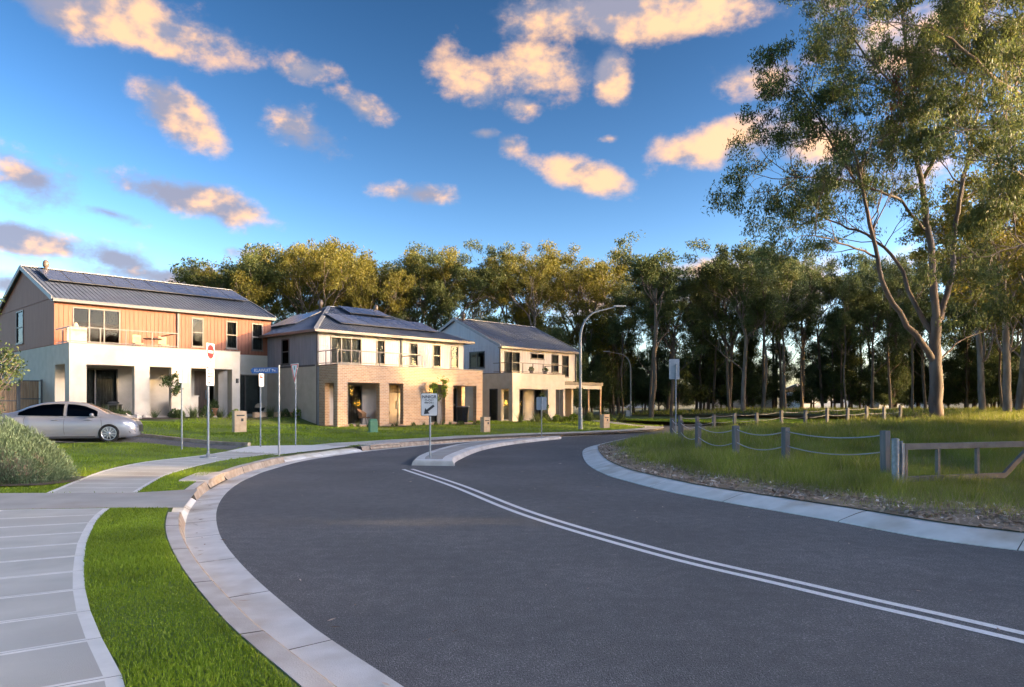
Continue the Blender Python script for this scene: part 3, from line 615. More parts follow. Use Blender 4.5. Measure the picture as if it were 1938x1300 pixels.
mb = MB(); roof_plane(mb, (ex0, ey0, ez), (ex1, ey0, ez), (ex1, RV, RW+.06), (ex0, RV, RW+.06)); roof_plane(mb, (ex1, ey1, ez), (ex0, ey1, ez), (ex0, RV, RW+.06), (ex1, RV, RW+.06))
r1 = mb.build('roof', M['roof'], H1)
mb = MB(); mb.beam((ex0, RV, RW+.1), (ex1, RV, RW+.1), .28, .04)
for x in (ex0, ex1): mb.beam((x, ey0, ez-.03), (x, RV, RW+.01), .05, .22); mb.beam((x, ey1, ez-.03), (x, RV, RW+.01), .05, .22)
mb.build('ridge_cap_and_barges', M['flashing'], r1)
mb = MB(); mb.box(ex0+.03, ex1-.03, ey0-.12, ey0-.005, ez-.17, ez-.03); mb.box(ex0+.03, ex1-.03, ey0, VU-.005, ez-.16, ez-.10); mb.build('eave_gutter', M['trim'], r1)
mb = MB(); mb.box(5.81, 5.91, VU-.1, VU-.005, 3.5, ez-.17); mb.build('downpipe', M['trim'], H1)
su = Vector((0, 1, sl)).normalized()
for i in range(10): solar(r1, (.42+i*1.075, 4.85, EW+(4.85-VU)*sl+.1), (1,0,0), su, 1.075, 2.28)
vent(r1, (.95, RV-.35, RW-.05))
window(H1, 'x', *up_ops[0], VU, -1, 'trim_brown', 'v3', None, 'sliding_door'); 
for o_ in up_ops[1:]: window(H1, 'x', *o_, VU, -1, 'trim_brown', 'h', ('curtain_dark', .05, .95) if o_[0] > 7 else None)
window(H1, 'y', *gops[0], 0, -1, 'trim', 'h', None)
window(H1, 'x', *low_ops[0], VU, -1, 'trim', 'v2', ('curtain_dark', .02, .98), 'sliding_door', sill=False)
window(H1, 'x', *low_ops[2], VU, -1, 'trim_brown', 'v2', ('curtain', .02, .98), 'sliding_door', sill=False)
q = MB(); q.box(6.76, 7.5, VU+.04, VU+.09, .005, 2.44); q.box(7.5, 7.56, VU+.02, VU+.1, .005, 2.44); dr = q.build('front_door', M['door'], H1)
q = MB(); q.box(7.56, 7.84, VU+.05, VU+.06, .005, 2.44); q.build('pane', M['glass'], dr); q = MB(); q.box(7.36, 7.39, VU-.04, VU, .9, 1.4); q.build('handle', M['galv'], dr)
railing(H1, [(.06,2.2),(.06,.1),(4.95,.1),(4.95,2.2)], [(.06,1.2),(.06,.1),(1.34,.1),(2.47,.1),(3.69,.1),(4.95,.1)], 3.46, 4.2, glass=False)
wall_light(H1, 8.05, -.002, 1.75); wall_light(H1, 6.2, VU-.002, 1.9)
q = MB(); q.box(5.62, 6.35, .9, 1.25, 0, 1.02); q.box(5.58, 6.39, .86, 1.29, 1.02, 1.07); q.build('entry_plinth', M['render'], H1)
q = MB(); q.box(U1+.01, U1+.1, VU-.12, VU-.02, -.35, 3.4); q.build('tan_downpipe', M['sleeper'], H1)

# ---- house 2: taupe cladding over brick porch, hip roof
O2 = (-9.051, 38.4, .471)
H2 = tag(empty('house', O2, HROT), 'brick porch house with taupe upper storey and hip roof with solar panels', 'house')
VU2, U2a, U2b, D2 = 2.0, .1, 10.73, 11.2
f_ops = [(.61,2.67,.05,2.33),(3.3,4.3,.05,2.34),(6.15,7.42,.05,2.33),(8.04,9.96,.05,2.31)]
mb = MB(); cells(mb, 'x', 0, 10.48, -.4, 3.24, 0, .3, f_ops); cells(mb, 'y', .3, 1.78, -.4, 3.24, 0, .28, [(.34,1.2,.05,2.32)]); cells(mb, 'y', .3, VU2, -.4, 3.24, 10.2, 10.48, [(.5,1.6,.05,2.3)]); mb.build('porch', M['brick'], H2)
mb = MB(); mb.box(-.02, 10.5, -.02, .32, 3.241, 3.29); mb.box(-.02, .3, .32, VU2, 3.241, 3.29); mb.box(10.18, 10.5, .32, VU2, 3.241, 3.29); mb.build('parapet_cap', M['trim_brown'], H2)
mb = MB(); mb.box(.28, 10.2, .3, VU2, 2.75, 2.9); mb.build('balcony_slab', M['render'], H2)
mb = MB(); mb.box(.02, 10.46, .02, VU2-.02, -.4, .048); mb.build('porch_floor', M['kerb'], H2)
lo2 = [(1.05,2.92,.06,2.25),(4.55,5.5,.05,2.3),(7.6,8.5,.06,2.25),(9.2,10.1,.06,2.2)]
mb = MB(); cells(mb, 'x', U2a-.02, U2b, -.4, 3.3, VU2, VU2+.25, lo2); cells(mb, 'y', VU2+.25, D2, -.4, 3.3, U2a-.02, U2a+.23); cells(mb, 'y', VU2+.25, D2, -.4, 3.3, U2b-.25, U2b); mb.box(U2a+.23, U2b-.25, D2-.25, D2, -.4, 3.3); mb.build('lower_wall', M['render'], H2)
mb = MB(); mb.box(U2a+.23, U2b-.25, VU2+.25, D2-.25, 2.95, 3.1); mb.build('floor_slab', M['render'], H2)
u2 = [(.85,2.88,3.4,4.9),(3.91,4.51,3.5,4.89),(6.33,6.96,3.49,4.88),(8.15,8.79,3.5,4.89),(9.64,10.27,3.5,4.87)]
mb = MB(); cells(mb, 'x', U2a+.02, U2b-.02, 3.31, 5.16, VU2+.03, VU2+.25, u2); boards(mb, 'x', U2a, U2b, 3.32, 5.16, VU2, VU2+.03, u2, .15); mb.build('upper_cladding', M['clad_taupe'], H2)
s2 = [(5.0,5.85,3.45,4.9)]
mb = MB(); cells(mb, 'y', VU2+.25, D2, 3.31, 5.16, U2a+.03, U2a+.25, s2); boards(mb, 'y', VU2+.06, D2, 3.34, 5.16, U2a, U2a+.03, s2, .15); cells(mb, 'y', VU2+.25, D2, 3.31, 5.16, U2b-.25, U2b); mb.box(U2a+.25, U2b-.25, D2-.25, D2, 3.31, 5.16); mb.build('side_cladding', M['clad_grey'], H2)
mb = MB(); mb.box(U2a-.05, U2a-.024, VU2+.3, D2, 3.24, 3.335); mb.build('wall_flashing', M['trim'], H2); mb = MB(); mb.box(U2a-.1, U2a-.01, VU2-.1, VU2+.05, -.4, 5.1); mb.build('downpipe', M['trim'], H2); mb = MB(); mb.box(5.66, 5.76, VU2-.1, VU2-.005, 3.3, 5.1); mb.build('downpipe', M['trim'], H2)
mb = MB(); mb.box(U2a-.14, U2a+.1, VU2-.23, VU2-.12, -.4, 3.2); mb.build('corner_flashing', M['flashing'], H2)
e = .42; ex0, ex1, ey0, ey1, ez = U2a-e, U2b+e, VU2-e, D2+e, 5.17; rz = 7.18; ra, rb, ry = 3.7, 7.2, (ey0+ey1)/2
mb = MB(); roof_plane(mb, (ex0,ey0,ez), (ex1,ey0,ez), (rb,ry,rz), (ra,ry,rz)); roof_plane(mb, (ex1,ey1,ez), (ex0,ey1,ez), (ra,ry,rz), (rb,ry,rz)); roof_plane(mb, (ex0,ey1,ez), (ex0,ey0,ez), (ra,ry,rz), (ra,ry,rz)); roof_plane(mb, (ex1,ey0,ez), (ex1,ey1,ez), (rb,ry,rz), (rb,ry,rz))
r2 = mb.build('roof', M['roof'], H2)
mb = MB()
for c in ((ex0,ey0),(ex0,ey1)): mb.beam((*c, ez+.02), (ra,ry,rz+.03), .22, .05)
for c in ((ex1,ey0),(ex1,ey1)): mb.beam((*c, ez+.02), (rb,ry,rz+.03), .22, .05)
mb.beam((ra,ry,rz+.04), (rb,ry,rz+.04), .24, .05); mb.build('ridge_cap', M['flashing'], r2)
mb = MB(); mb.box(ex0-.1, ex1+.1, ey0-.1, ey0-.003, ez-.12, ez+.02); mb.box(ex0-.1, ex0-.003, ey0, ey1, ez-.12, ez+.02); mb.box(ex1+.003, ex1+.1, ey0, ey1, ez-.12, ez+.02); mb.box(ex0+.05, ex1-.05, ey0+.05, ey1-.05, ez-.07, ez-.04); mb.build('eave_gutter', M['trim_brown'], r2)
sF = (rz-ez)/(ry-ey0); su = Vector((0,1,sF)).normalized(); sS = (rz-ez)/(ra-ex0); ss = Vector((1,0,sS)).normalized()
for i in range(7): solar(r2, (2.0+i*1.04, 2.75, ez+(2.75-ey0)*sF), (1,0,0), su, 1.04, 1.95, .16)
for i in range(3): solar(r2, (4.15+i*1.02, 5.05, ez+(5.05-ey0)*sF), (1,0,0), su, 1.02, 1.5, .2)
for i in range(3): solar(r2, (.75, 8.5-i*1.05, ez+(.75-ex0)*sS), (0,-1,0), ss, 1.05, 1.95, .16)
vent(r2, (3.3, ry+.3, rz-.1)); vent(r2, (7.3, ry+.1, rz-.05), .13)
for i, o_ in enumerate(u2): window(H2, 'x', *o_, VU2, -1, 'trim_brown', 'v3' if i == 0 else 'h', ('curtain', .03, .97), 'sliding_door' if i == 0 else 'window')
window(H2, 'y', *s2[0], U2a, -1, 'trim', 'h', ('curtain_dark', .5, .98))
for i, o_ in enumerate(lo2):
    if i == 1: q = MB(); q.box(o_[0]+.01, o_[1]-.01, VU2+.05, VU2+.1, .06, 2.29); dr = q.build('front_door', M['door'], H2); q = MB(); q.box(5.36, 5.39, VU2-.02, VU2+.04, .9, 1.4); q.build('handle', M['galv'], dr)
    else: window(H2, 'x', *o_, VU2, -1, 'trim', 'v2' if i == 0 else 'h', ('curtain' if i else 'curtain_dark', .02, .98), 'sliding_door' if i == 0 else 'window', sill=False)
railing(H2, [(.06,1.9),(.06,.1),(5.75,.1),(5.75,1.9)], [(.06,1.2),(.06,.1),(1.4,.1),(2.75,.1),(4.1,.1),(5.75,.1)], 3.29, 4.02, glass=False)
wall_light(H2, 8.85, VU2-.002, 1.85)

# ---- house 3: pale grey gable house at the end of the row
O3 = (.036, 50.6, .475)
H3 = tag(empty('house', O3, HROT), 'pale grey gable house with plain dark roof and flat carport, farthest of the three', 'house')
VU3, a3, b3, D3_ = 2.0, .77, 9.41, 11.2
mb = MB(); cells(mb, 'x', 0, 5.62, -.4, 3.32, 0, .3, [(.69,3.73,.02,2.25),(4.58,5.43,.02,2.25)]); cells(mb, 'y', .3, 2.92, -.4, 3.32, 0, .28, [(.36,1.13,.02,2.26),(1.42,2.23,.02,2.27)]); cells(mb, 'y', .3, VU3, -.4, 3.32, 5.34, 5.62); mb.box(.28, a3, 2.66, 2.92, -.4, 3.32); mb.build('porch', M['render'], H3)
mb = MB(); mb.box(-.02, 5.64, -.02, .32, 3.321, 3.37); mb.box(-.02, .3, .32, 2.94, 3.321, 3.37); mb.build('parapet_cap', M['trim_brown'], H3)
mb = MB(); mb.box(.28, 5.34, .3, VU3, 2.8, 2.95); mb.box(.28, a3, VU3, 2.66, 2.8, 2.95); mb.build('balcony_slab', M['render'], H3)
mb = MB(); mb.box(.02, 5.6, .02, VU3-.02, -.4, .015); mb.build('porch_floor', M['kerb'], H3)
lo3 = [(.95,3.2,.04,2.2),(4.5,5.2,.04,2.25),(6.2,6.95,.04,2.25)]
mb = MB(); cells(mb, 'x', a3, b3-1.3, -.4, 3.0, VU3, VU3+.25, lo3); cells(mb, 'y', VU3+.25, D3_, -.4, 3.4, a3, a3+.25); cells(mb, 'y', VU3+.25, D3_, -.4, 3.4, b3-.25, b3); mb.box(b3-1.3, b3, VU3+2.2, VU3+2.45, -.4, 3.0); mb.box(b3-1.5, b3-1.3, VU3+.25, VU3+2.2, -.4, 3.0); mb.box(a3+.25, b3-.25, D3_-.25, D3_, -.4, 3.4); mb.build('lower_wall', M['render'], H3)
mb = MB(); mb.box(a3+.25, b3-.25, VU3+.25, D3_-.25, 2.85, 3.0); mb.build('floor_slab', M['render'], H3)
u3 = [(1.24,2.88,3.42,4.98),(4.08,5.58,4.56,4.98),(6.44,7.28,3.62,5.0),(7.71,8.53,3.3,5.0)]; g3 = [(3.49,5.12,3.82,5.04)]
mb = MB(); cells(mb, 'x', a3+.02, b3-.02, 3.01, 5.36, VU3+.03, VU3+.25, u3); boards(mb, 'x', a3, b3, 3.01, 5.36, VU3, VU3+.03, u3, .3); mb.build('upper_cladding', M['clad_taupe'], H3)
RV3, RW3, EW3 = 6.64, 7.56, 5.40; sl3 = (RW3-EW3)/(RV3-VU3)
mb = MB(); cells(mb, 'y', VU3+.25, D3_, 3.41, 5.36, a3+.03, a3+.25, g3); boards(mb, 'y', VU3+.06, D3_, 3.42, 5.36, a3, a3+.03, g3, .3); cells(mb, 'y', VU3+.25, D3_, 3.41, 5.36, b3-.25, b3); mb.box(a3+.25, b3-.25, D3_-.25, D3_, 3.41, 5.36); mb.build('side_cladding', M['clad_blue'], H3)
for x in (a3+.01, b3-.2): mb = MB(); mb.prism([(x, VU3+.1, 5.37), (x, D3_-.02, 5.37), (x, RV3, RW3-.08)], (.18,0,0)); mb.build('gable_wall', M['clad_blue'], H3)
ex0, ex1 = a3-.18, b3+.18; ov = .25; ey0, ey1 = VU3-ov, 2*RV3-VU3+ov; ez = EW3-ov*sl3+.03
mb = MB(); roof_plane(mb, (ex0,ey0,ez), (ex1,ey0,ez), (ex1,RV3,RW3+.06), (ex0,RV3,RW3+.06), rib=.4); roof_plane(mb, (ex1,ey1,ez), (ex0,ey1,ez), (ex0,RV3,RW3+.06), (ex1,RV3,RW3+.06), rib=.4); r3 = mb.build('roof', M['roof'], H3)
mb = MB(); mb.beam((ex0,RV3,RW3+.1), (ex1,RV3,RW3+.1), .26, .04)
for x in (ex0, ex1): mb.beam((x,ey0,ez-.02), (x,RV3,RW3+.02), .05, .2); mb.beam((x,ey1,ez-.02), (x,RV3,RW3+.02), .05, .2)
mb.build('ridge_cap_and_barges', M['flashing'], r3)
mb = MB(); mb.box(ex0+.03, ex1-.03, ey0-.12, ey0-.005, ez-.16, ez-.02); mb.box(ex0+.03, ex1-.03, ey0, VU3-.005, ez-.15, ez-.09); mb.build('eave_gutter', M['trim_brown'], r3)
vent(r3, (1.25, RV3-.3, RW3+.05))
for i, o_ in enumerate(u3): window(H3, 'x', *o_, VU3, -1, 'trim_brown', ('v2','v2','h','h')[i], ('curtain', .03, .97) if i != 1 else None, 'sliding_door' if i == 0 else 'window')
window(H3, 'y', *g3[0], a3, -1, 'trim', 'v2', ('curtain', .5, .98))
for i, o_ in enumerate(lo3): window(H3, 'x', *o_, VU3, -1, 'trim', 'v2' if i == 0 else 'v1', ('curtain', .02, .98), 'sliding_door' if i == 0 else 'window', sill=False)
window(H3, 'y', 1.42, 2.23, .02, 2.27, 0, -1, 'trim', 'v1', ('curtain', .02, .98), 'side_door', sill=False)
railing(H3, [(.06,1.9),(.06,.1),(5.5,.1),(5.5,1.9)], [(.06,1.2),(.06,.1),(1.15,.1),(2.2,.1),(3.3,.1),(4.4,.1),(5.5,.1)], 3.37, 4.05, glass=False)
mb = MB(); mb.box(5.66, 10.75, .3, 3.9, 2.62, 2.86); mb.build('carport_roof', M['trim_brown'], H3)
mb = MB(); mb.box(5.66, 10.6, .36, .48, 2.36, 2.615); mb.build('carport_beam', M['render'], H3)
for x, y in ((9.0,.42),(10.55,.42),(10.55,3.6)): q = MB(); q.box(x-.05, x+.05, y-.05, y+.05, -.5, 2.36 if y < 1 else 2.615); q.build('carport_post', M['sleeper'], H3)
mb = MB(); mb.box(b3-.1, b3-.02, VU3-.1, VU3-.005, 2.87, 5.2); mb.build('downpipe', M['trim'], H3); mb = MB(); mb.box(a3-.02, a3+.08, VU3-.1, VU3-.005, 3.38, 5.2); mb.build('downpipe', M['trim'], H3)
wall_light(H3, 7.55, VU3-.002, 1.85)
def hp(Ho, u, v, w): c, s = math.cos(HROT), math.sin(HROT); return (Ho[0]+u*c-v*s, Ho[1]+u*s+v*c, Ho[2]+w)

# ------------------------------------------------------------------ trees
def leaves(c, rs, L, W, droop=.7, k=None):
    """rhombic leaves at centres c (n,3): returns verts (4n,3)"""
    n = len(c); a = rs.normal(0, .7, (n, 3)); a[:, 2] -= droop; a /= np.linalg.norm(a, axis=1)[:, None]
    s = np.cross(a, rs.normal(0, 1, (n, 3))); s /= np.linalg.norm(s, axis=1)[:, None]
    l = L*rs.uniform(.65, 1.3, (n, 1)); w = W*rs.uniform(.65, 1.3, (n, 1))
    v = np.empty((n, 4, 3)); v[:, 0] = c-a*l/2; v[:, 1] = c+s*w/2-a*l*.08; v[:, 2] = c+a*l/2; v[:, 3] = c-s*w/2-a*l*.08
    return v.reshape(-1, 3)
def quads(n): return np.arange(n*4).reshape(-1, 4)
class Tree:
    def __init__(s, seed): s.rs = np.random.RandomState(seed); s.mb = MB(); s.cl = []
    def grow(s, p, d, L, r, lev, maxlev, up=.12, wob=.16, nch=(2,3), ratio=.68, spread=.55, sides=5, clump=1.0):
        rs = s.rs; p = np.array(p, float); d = np.array(d, float); d /= np.linalg.norm(d); n = 4 if lev else 6; pts = [p.copy()]; dirs = [d.copy()]
        for i in range(n):
            d = d+rs.normal(0, wob, 3)+np.array((0,0,up)); d /= np.linalg.norm(d); p = p+d*L/n; pts.append(p.copy()); dirs.append(d.copy())
        r1 = max(r*.55, .012); s.mb.tube(pts, list(np.linspace(r, r1, n+1)), max(3, sides-lev), cap=False)
        if lev >= maxlev:
            s.cl.append((pts[-1], clump)); s.cl.append((pts[-2], clump*.8)); return
        k = rs.randint(nch[0], nch[1]+1)
        spots = [n]*k+[rs.randint(n//2, n) for _ in range(1+(rs.rand() < .5))]
        for j in spots:
            dd = dirs[j]; side = np.cross(dd, rs.normal(0, 1, 3)); side /= np.linalg.norm(side)+1e-9; a = rs.uniform(.6, 1.3)*spread
            s.grow(pts[j], dd*math.cos(a)+side*math.sin(a), L*ratio*rs.uniform(.75, 1.2), r1*.8, lev+1, maxlev, up, wob, nch, ratio, spread, sides, clump)
    def crown(s, per, R_, leafL, leafW, flat=.7, droop=.7):
        rs = s.rs; C = []
        for c, k in s.cl:
            m = max(4, int(per*k*rs.uniform(.6, 1.3))); q = rs.normal(0, 1, (m, 3)); q /= np.linalg.norm(q, axis=1)[:, None]+1e-9; q *= rs.uniform(.25, 1, (m, 1))**.6
            C.append(np.array(c)+q*np.array((R_, R_, R_*flat))*k*rs.uniform(.7, 1.25)-np.array((0,0,R_*.15)))
        C = np.vstack(C); return leaves(C, rs, leafL, leafW, droop)
def tree_protos():
    out = []
    def fin(t, kind, H, leafmat, bark, per, R_, l, w, flat=.7, droop=.7):
        v = t.crown(per, R_, l, w, flat, droop); n = len(v)//4
        me = np_mesh('crown', v, quads(n), [M[leafmat]]); tr = MB(); tr.V, tr.F, tr.M, tr.S = t.mb.V, t.mb.F, t.mb.M, t.mb.S
        tm = bpy.data.meshes.new('trunk'); tm.from_pydata(tr.V, [], tr.F); tm.polygons.foreach_set('use_smooth', tr.S); tm.materials.append(M[bark]); tm.update()
        top = v[:, 2].max(); out.append((kind, tm, me, top))
    # tall gums, 20 m nominal
    for sd, lm, bk in ((1,'leaf','bark'),(2,'leaf_sunlit','bark'),(3,'leaf','bark_dark'),(4,'leaf_sunlit','bark'),(5,'leaf_dark','bark_dark')):
        t = Tree(sd); rs = t.rs; p = np.array((0,0,-.3)); pts = [p]; r0 = rs.uniform(.2, .28); hb = rs.uniform(8.5, 10.5)
        lean = rs.normal(0, .035, 2)
        for i in range(7): p = p+np.array((lean[0]+rs.normal(0,.03), lean[1]+rs.normal(0,.03), 1))*hb/7; pts.append(p)
        t.mb.tube(pts, list(np.linspace(r0*1.15, r0*.72, 8)), 7, cap=False)
        for j in range(3): t.grow(pts[-1], (rs.normal(0,.35), rs.normal(0,.35), 1), rs.uniform(4.2, 5.4), r0*.55, 1, 4, .10, .13, (2,2), .66, .5, 6)
        for j in range(4): a = rs.uniform(0, 6.28); t.grow(pts[rs.randint(4, 8)], (math.cos(a), math.sin(a), 1.0), rs.uniform(2.6, 3.8), r0*.35, 2, 4, .10, .16, (2,2), .66, .55, 6)
        fin(t, 'gum', 20, lm, bk, 44, .80, .34, .10)
    # thin bare-trunked ones with a small high crown
    for sd, lm in ((11,'leaf'),(12,'leaf_dark')):
        t = Tree(sd); rs = t.rs; p = np.array((0,0,-.3)); pts = [p]; 
        for i in range(8): p = p+np.array((rs.normal(0,.05), rs.normal(0,.05), 1))*1.6; pts.append(p)
        t.mb.tube(pts, list(np.linspace(.17, .09, 9)), 6, cap=False)
        for j in range(9): a = rs.uniform(0, 6.28); t.grow(pts[rs.randint(4, 9)], (math.cos(a)*.6, math.sin(a)*.6, 1), rs.uniform(2, 3.4), .06, 2, 4, .12, .15, (2,2), .66, .45, 6)
        fin(t, 'thin', 17, lm, 'bark_dark', 42, .72, .32, .095)
    # understorey trees leafy nearly to the ground
    for sd, lm in ((21,'leaf_dark'),(22,'leaf_dark'),(23,'leaf')):
        t = Tree(sd); rs = t.rs; p = np.array((0,0,-.3)); pts = [p]
        for i in range(8): p = p+np.array((rs.normal(0,.06), rs.normal(0,.06), 1))*1.25; pts.append(p)
        t.mb.tube(pts, list(np.linspace(.14, .05, 9)), 6, cap=False)
        for j in range(26): a = rs.uniform(0, 6.28); k = rs.randint(1, 9); t.grow(pts[k], (math.cos(a), math.sin(a), .7), rs.uniform(1.0, 2.2)*(1.25-k*.07), .04, 3, 4, .08, .18, (2,3), .7, .6, 6)
        fin(t, 'under', 11, lm, 'bark_dark', 95, .85, .30, .075, .9, .9)
    return out
PROTO = tree_protos()
_used = set()
def put_tree(idx, x, y, z, H, rz, label, group, cat='tree', name='gum_tree', wide=1.0):
    kind, tm, me, top = PROTO[idx]; s = H/top; e = empty(name, (x, y, z), rz); e.scale = (s*wide, s*wide, s); tag(e, label, cat, group)
    link_mesh('trunk', tm, e); link_mesh('crown', me, e); return e
rs = np.random.RandomState(77)
prof_back = ([330,380,460,520,570,610,650,720,780,830,900,970,1040,1090,1150,1185], [575,545,468,480,450,458,505,478,478,458,470,440,470,462,490,560])
prof_belt = ([1140,1185,1230,1270,1300,1350,1400,1450,1520,1600,1700,1850,2000,2400], [600,480,448,470,540,480,440,460,480,470,470,430,400,400])
def spread(n, p0, p1, Y0, Y1, mind):
    pts = []; tries = 0
    while len(pts) < n and tries < 6000:
        tries += 1; Y = rs.uniform(Y0, Y1); px = rs.uniform(p0, p1); x = (px-CX)/F*Y
        if all((x-a)**2+(Y-b)**2 > mind**2 for a, b, _ in pts): pts.append((x, Y, px))
    return pts
def belt_label(px, Y, slim):
    zone = next(t for k, t in ((1165, 'just right of the farthest house'), (1215, 'beside the far street lamp'), (1290, 'behind the blank sign on the tall pole'), (1360, 'behind the left end of the far fence row'), (1440, 'behind the left part of the far fence row'), (1530, 'behind the middle of the far fence row'),
        (1620, 'behind the right part of the far fence row'), (1700, 'behind the right end of the far fence row'), (1770, 'just left of the big pale gum'), (1830, 'just right of the big pale gum'), (1900, 'behind the right side of the field'), (9e9, 'at the right edge behind the gate')) if px < k)
    row = 'front row' if Y < 86 else ('middle row' if Y < 102 else 'back row')
    return f"{'slim' if slim else 'tall'} gum in woodland {row}, {zone}"
def under_label(px, Y):
    zone = next(t for k, t in ((1215, 'beside the far street lamp'), (1360, 'behind the left end of the far fence row'), (1530, 'behind the middle of the far fence row'), (1700, 'behind the right end of the far fence row'), (1830, 'beside the big pale gum'), (9e9, 'at the right edge behind the gate')) if px < k)
    return f"leafy understorey tree {'near' if Y < 98 else 'deep'} in woodland, {zone}"
def back_label(px, Y, under=False):
    zone = next(t for k, t in ((455, 'over the right end of the long solar roof'), (530, 'in the gap between the first two houses'), (620, 'behind the left side of the hip roof'), (700, 'behind the top of the hip roof'), (800, 'behind the right slope of the hip roof'), (880, 'left of the farthest house ridge'), (960, 'behind the farthest house ridge'), (1050, 'behind the right end of the farthest house'), (9e9, 'right of the farthest house above the near lamp')) if px < k)
    return f"low leafy tree {'' if Y < 90 else 'deep '}behind houses, {zone}" if under else f"golden topped gum {'close' if Y < 92 else 'farther'} behind houses, {zone}"
# behind the houses
for x, Y, px in spread(38, 372, 1190, 80, 112, 3.4):
    yt = np.interp(px, *prof_back)-14+abs(rs.normal(0, 24)); H = (HY-yt)/F*Y+EYE-.5
    left = px < 700
    put_tree([1,3,0,1,3,2][rs.randint(6)], x, Y, .35, H, rs.uniform(0, 6.28), back_label(px, Y), 'gum trees behind the houses', wide=rs.uniform(.9, 1.2))
for x, Y, px in spread(24, 400, 1160, 78, 100, 3.0):
    H = rs.uniform(7, 11); put_tree([7,8,9][rs.randint(3)], x, Y, .35, H, rs.uniform(0, 6.28), back_label(px, Y, True), 'understorey trees behind the houses', name='understorey_tree', wide=1.2)
for x, Y, px in spread(16, -900, 330, 84, 100, 5.0):
    put_tree([7,8,9][rs.randint(3)], x, Y, .9, rs.uniform(5.5, 7.5), rs.uniform(0, 6.28), 'low leafy tree of the line far behind the terracotta house', 'trees far behind the terracotta house', name='understorey_tree', wide=1.6)
# woodland belt behind the rope fence
belt = spread(70, 1120, 2350, 76, 116, 2.9)
for x, Y, px in belt:
    yt = np.interp(px, *prof_belt)+abs(rs.normal(0, 38)); H = (HY-yt)/F*Y+EYE-.7
    ti = [0,2,4,5,6,2,4][rs.randint(7)]; put_tree(ti, x, Y, h1R(x, Y)-.05, H, rs.uniform(0, 6.28), belt_label(px, Y, ti > 4), 'gum trees of the dark woodland belt', wide=rs.uniform(.8, 1.1))
for x, Y, px in spread(66, 1125, 2300, 88, 124, 2.6):
    H = rs.uniform(7.5, 15); put_tree([7,8,9][rs.randint(3)], x, Y, h1R(x, Y)-.05, H, rs.uniform(0, 6.28), under_label(px, Y), 'understorey trees of the woodland belt', name='understorey_tree', wide=1.15)
# individuals that stand out on the skyline
put_tree(5, *P(1232, 0, 76)[:2], .3, (HY-446)/F*76+1.3, 1.0, 'slim tall gum tree with open round crown standing clear above the street lamps', None, wide=1.35)
put_tree(0, *P(1405, 0, 78)[:2], .55, (HY-440)/F*78+1.0, 2.2, 'broad gum tree with rounded crown, tallest of the woodland left of the big pale gum', None, wide=1.25)
put_tree(5, *P(448, 0, 80)[:2], .4, (HY-463)/F*80+1.2, 2.9, 'feathery gum tree leaning over the end of the terracotta house roof', None, wide=1.5)
for i, (x, Y) in enumerate(((60,19),(50,30.5),(66,37),(58,50),(70,27),(47,24.5),(55,27.5))):  # unseen trees added to block sky glow and sun on the houses
    put_tree([0,1,2,3][i % 4], x, Y, .5, rs.uniform(16, 19), i*1.3, 'tall unseen gum tree of the woodland, added to block glow on the houses', 'trees right of the road')
# the unseen woodland right of the road, its heights set to shade the street
for i in range(16):
    x, Y = rs.uniform(36, 56), rs.uniform(-20, 17); put_tree([0,2,4,7,8][rs.randint(5)], x, Y, .3, rs.uniform(9, 11), rs.uniform(0, 6.28), 'tall unseen gum tree of the woodland, added to block glow on the houses', 'trees right of the road', wide=1.25)
for i in range(17):
    x, Y = rs.uniform(34, 46), rs.uniform(13, 41); put_tree([7,8,9,7][rs.randint(4)], x, Y, .5, rs.uniform(8.0, 10.5), rs.uniform(0, 6.28), 'leafy unseen young tree, added in a row to shade the road', 'trees right of the road', name='young_tree', wide=1.3)
for i, Y in enumerate(np.arange(-24, 24, 1.9)):  # unseen row added to keep the low sun off road and gate
    put_tree([7,8,9][i % 3], 30+rs.uniform(-2, 2), Y, .3, rs.uniform(7.4, 8.4)+1.6*float(sm(8, 14, Y)), rs.uniform(0, 6.28), 'leafy unseen young tree, added in a row to shade the road', 'trees right of the road', name='young_tree', wide=1.8)
for i, Y in enumerate(np.arange(-23, 22, 1.9)):  # second unseen row added to close sun streaks on the road
    put_tree([8,9,7][i % 3], 35+rs.uniform(-1.5, 1.5), Y+.95, .3, rs.uniform(7.4, 8.6), rs.uniform(0, 6.28), 'leafy unseen young tree, added in a row to shade the road', 'trees right of the road', name='young_tree', wide=1.8)
for i in range(30):  # unseen trees added to keep sun off the woodland front
    x, Y = rs.uniform(54, 80), rs.uniform(52, 74); put_tree([0,2,4,7,8][rs.randint(5)], x, Y, .6, rs.uniform(11, 18), rs.uniform(0, 6.28), 'tall unseen gum tree of the woodland, added to block glow on the houses', 'trees right of the road', wide=1.3)
for (x, Y, H, i) in ((40,22,17,5),(46,34,17,6),(56,42,19,5),(48,26,18,5),(62,46,20,6)): put_tree(i, x, Y, .5, H, x, 'slim gum tree at the edge of the woodland to the right of the road', 'trees right of the road')
for (px, Y, H, i) in ((1905,58,20,3),(1965,53,19,1),(1860,66,19,3),(1925,70,22,1),(2030,60,21,1)):
    x = (px-CX)/F*Y; put_tree(i, x, Y, h1R(x, Y), H, px, 'sunlit yellow green gum tree '+{1905:'second in from the right edge of the field', 1965:'cut by the right edge of the field', 1860:'nearest the big pale gum on its right', 1925:'tallest behind the right end of the field', 2030:'just beyond the right edge of the field'}[px], 'sunlit trees at the right edge of the field', wide=1.15)

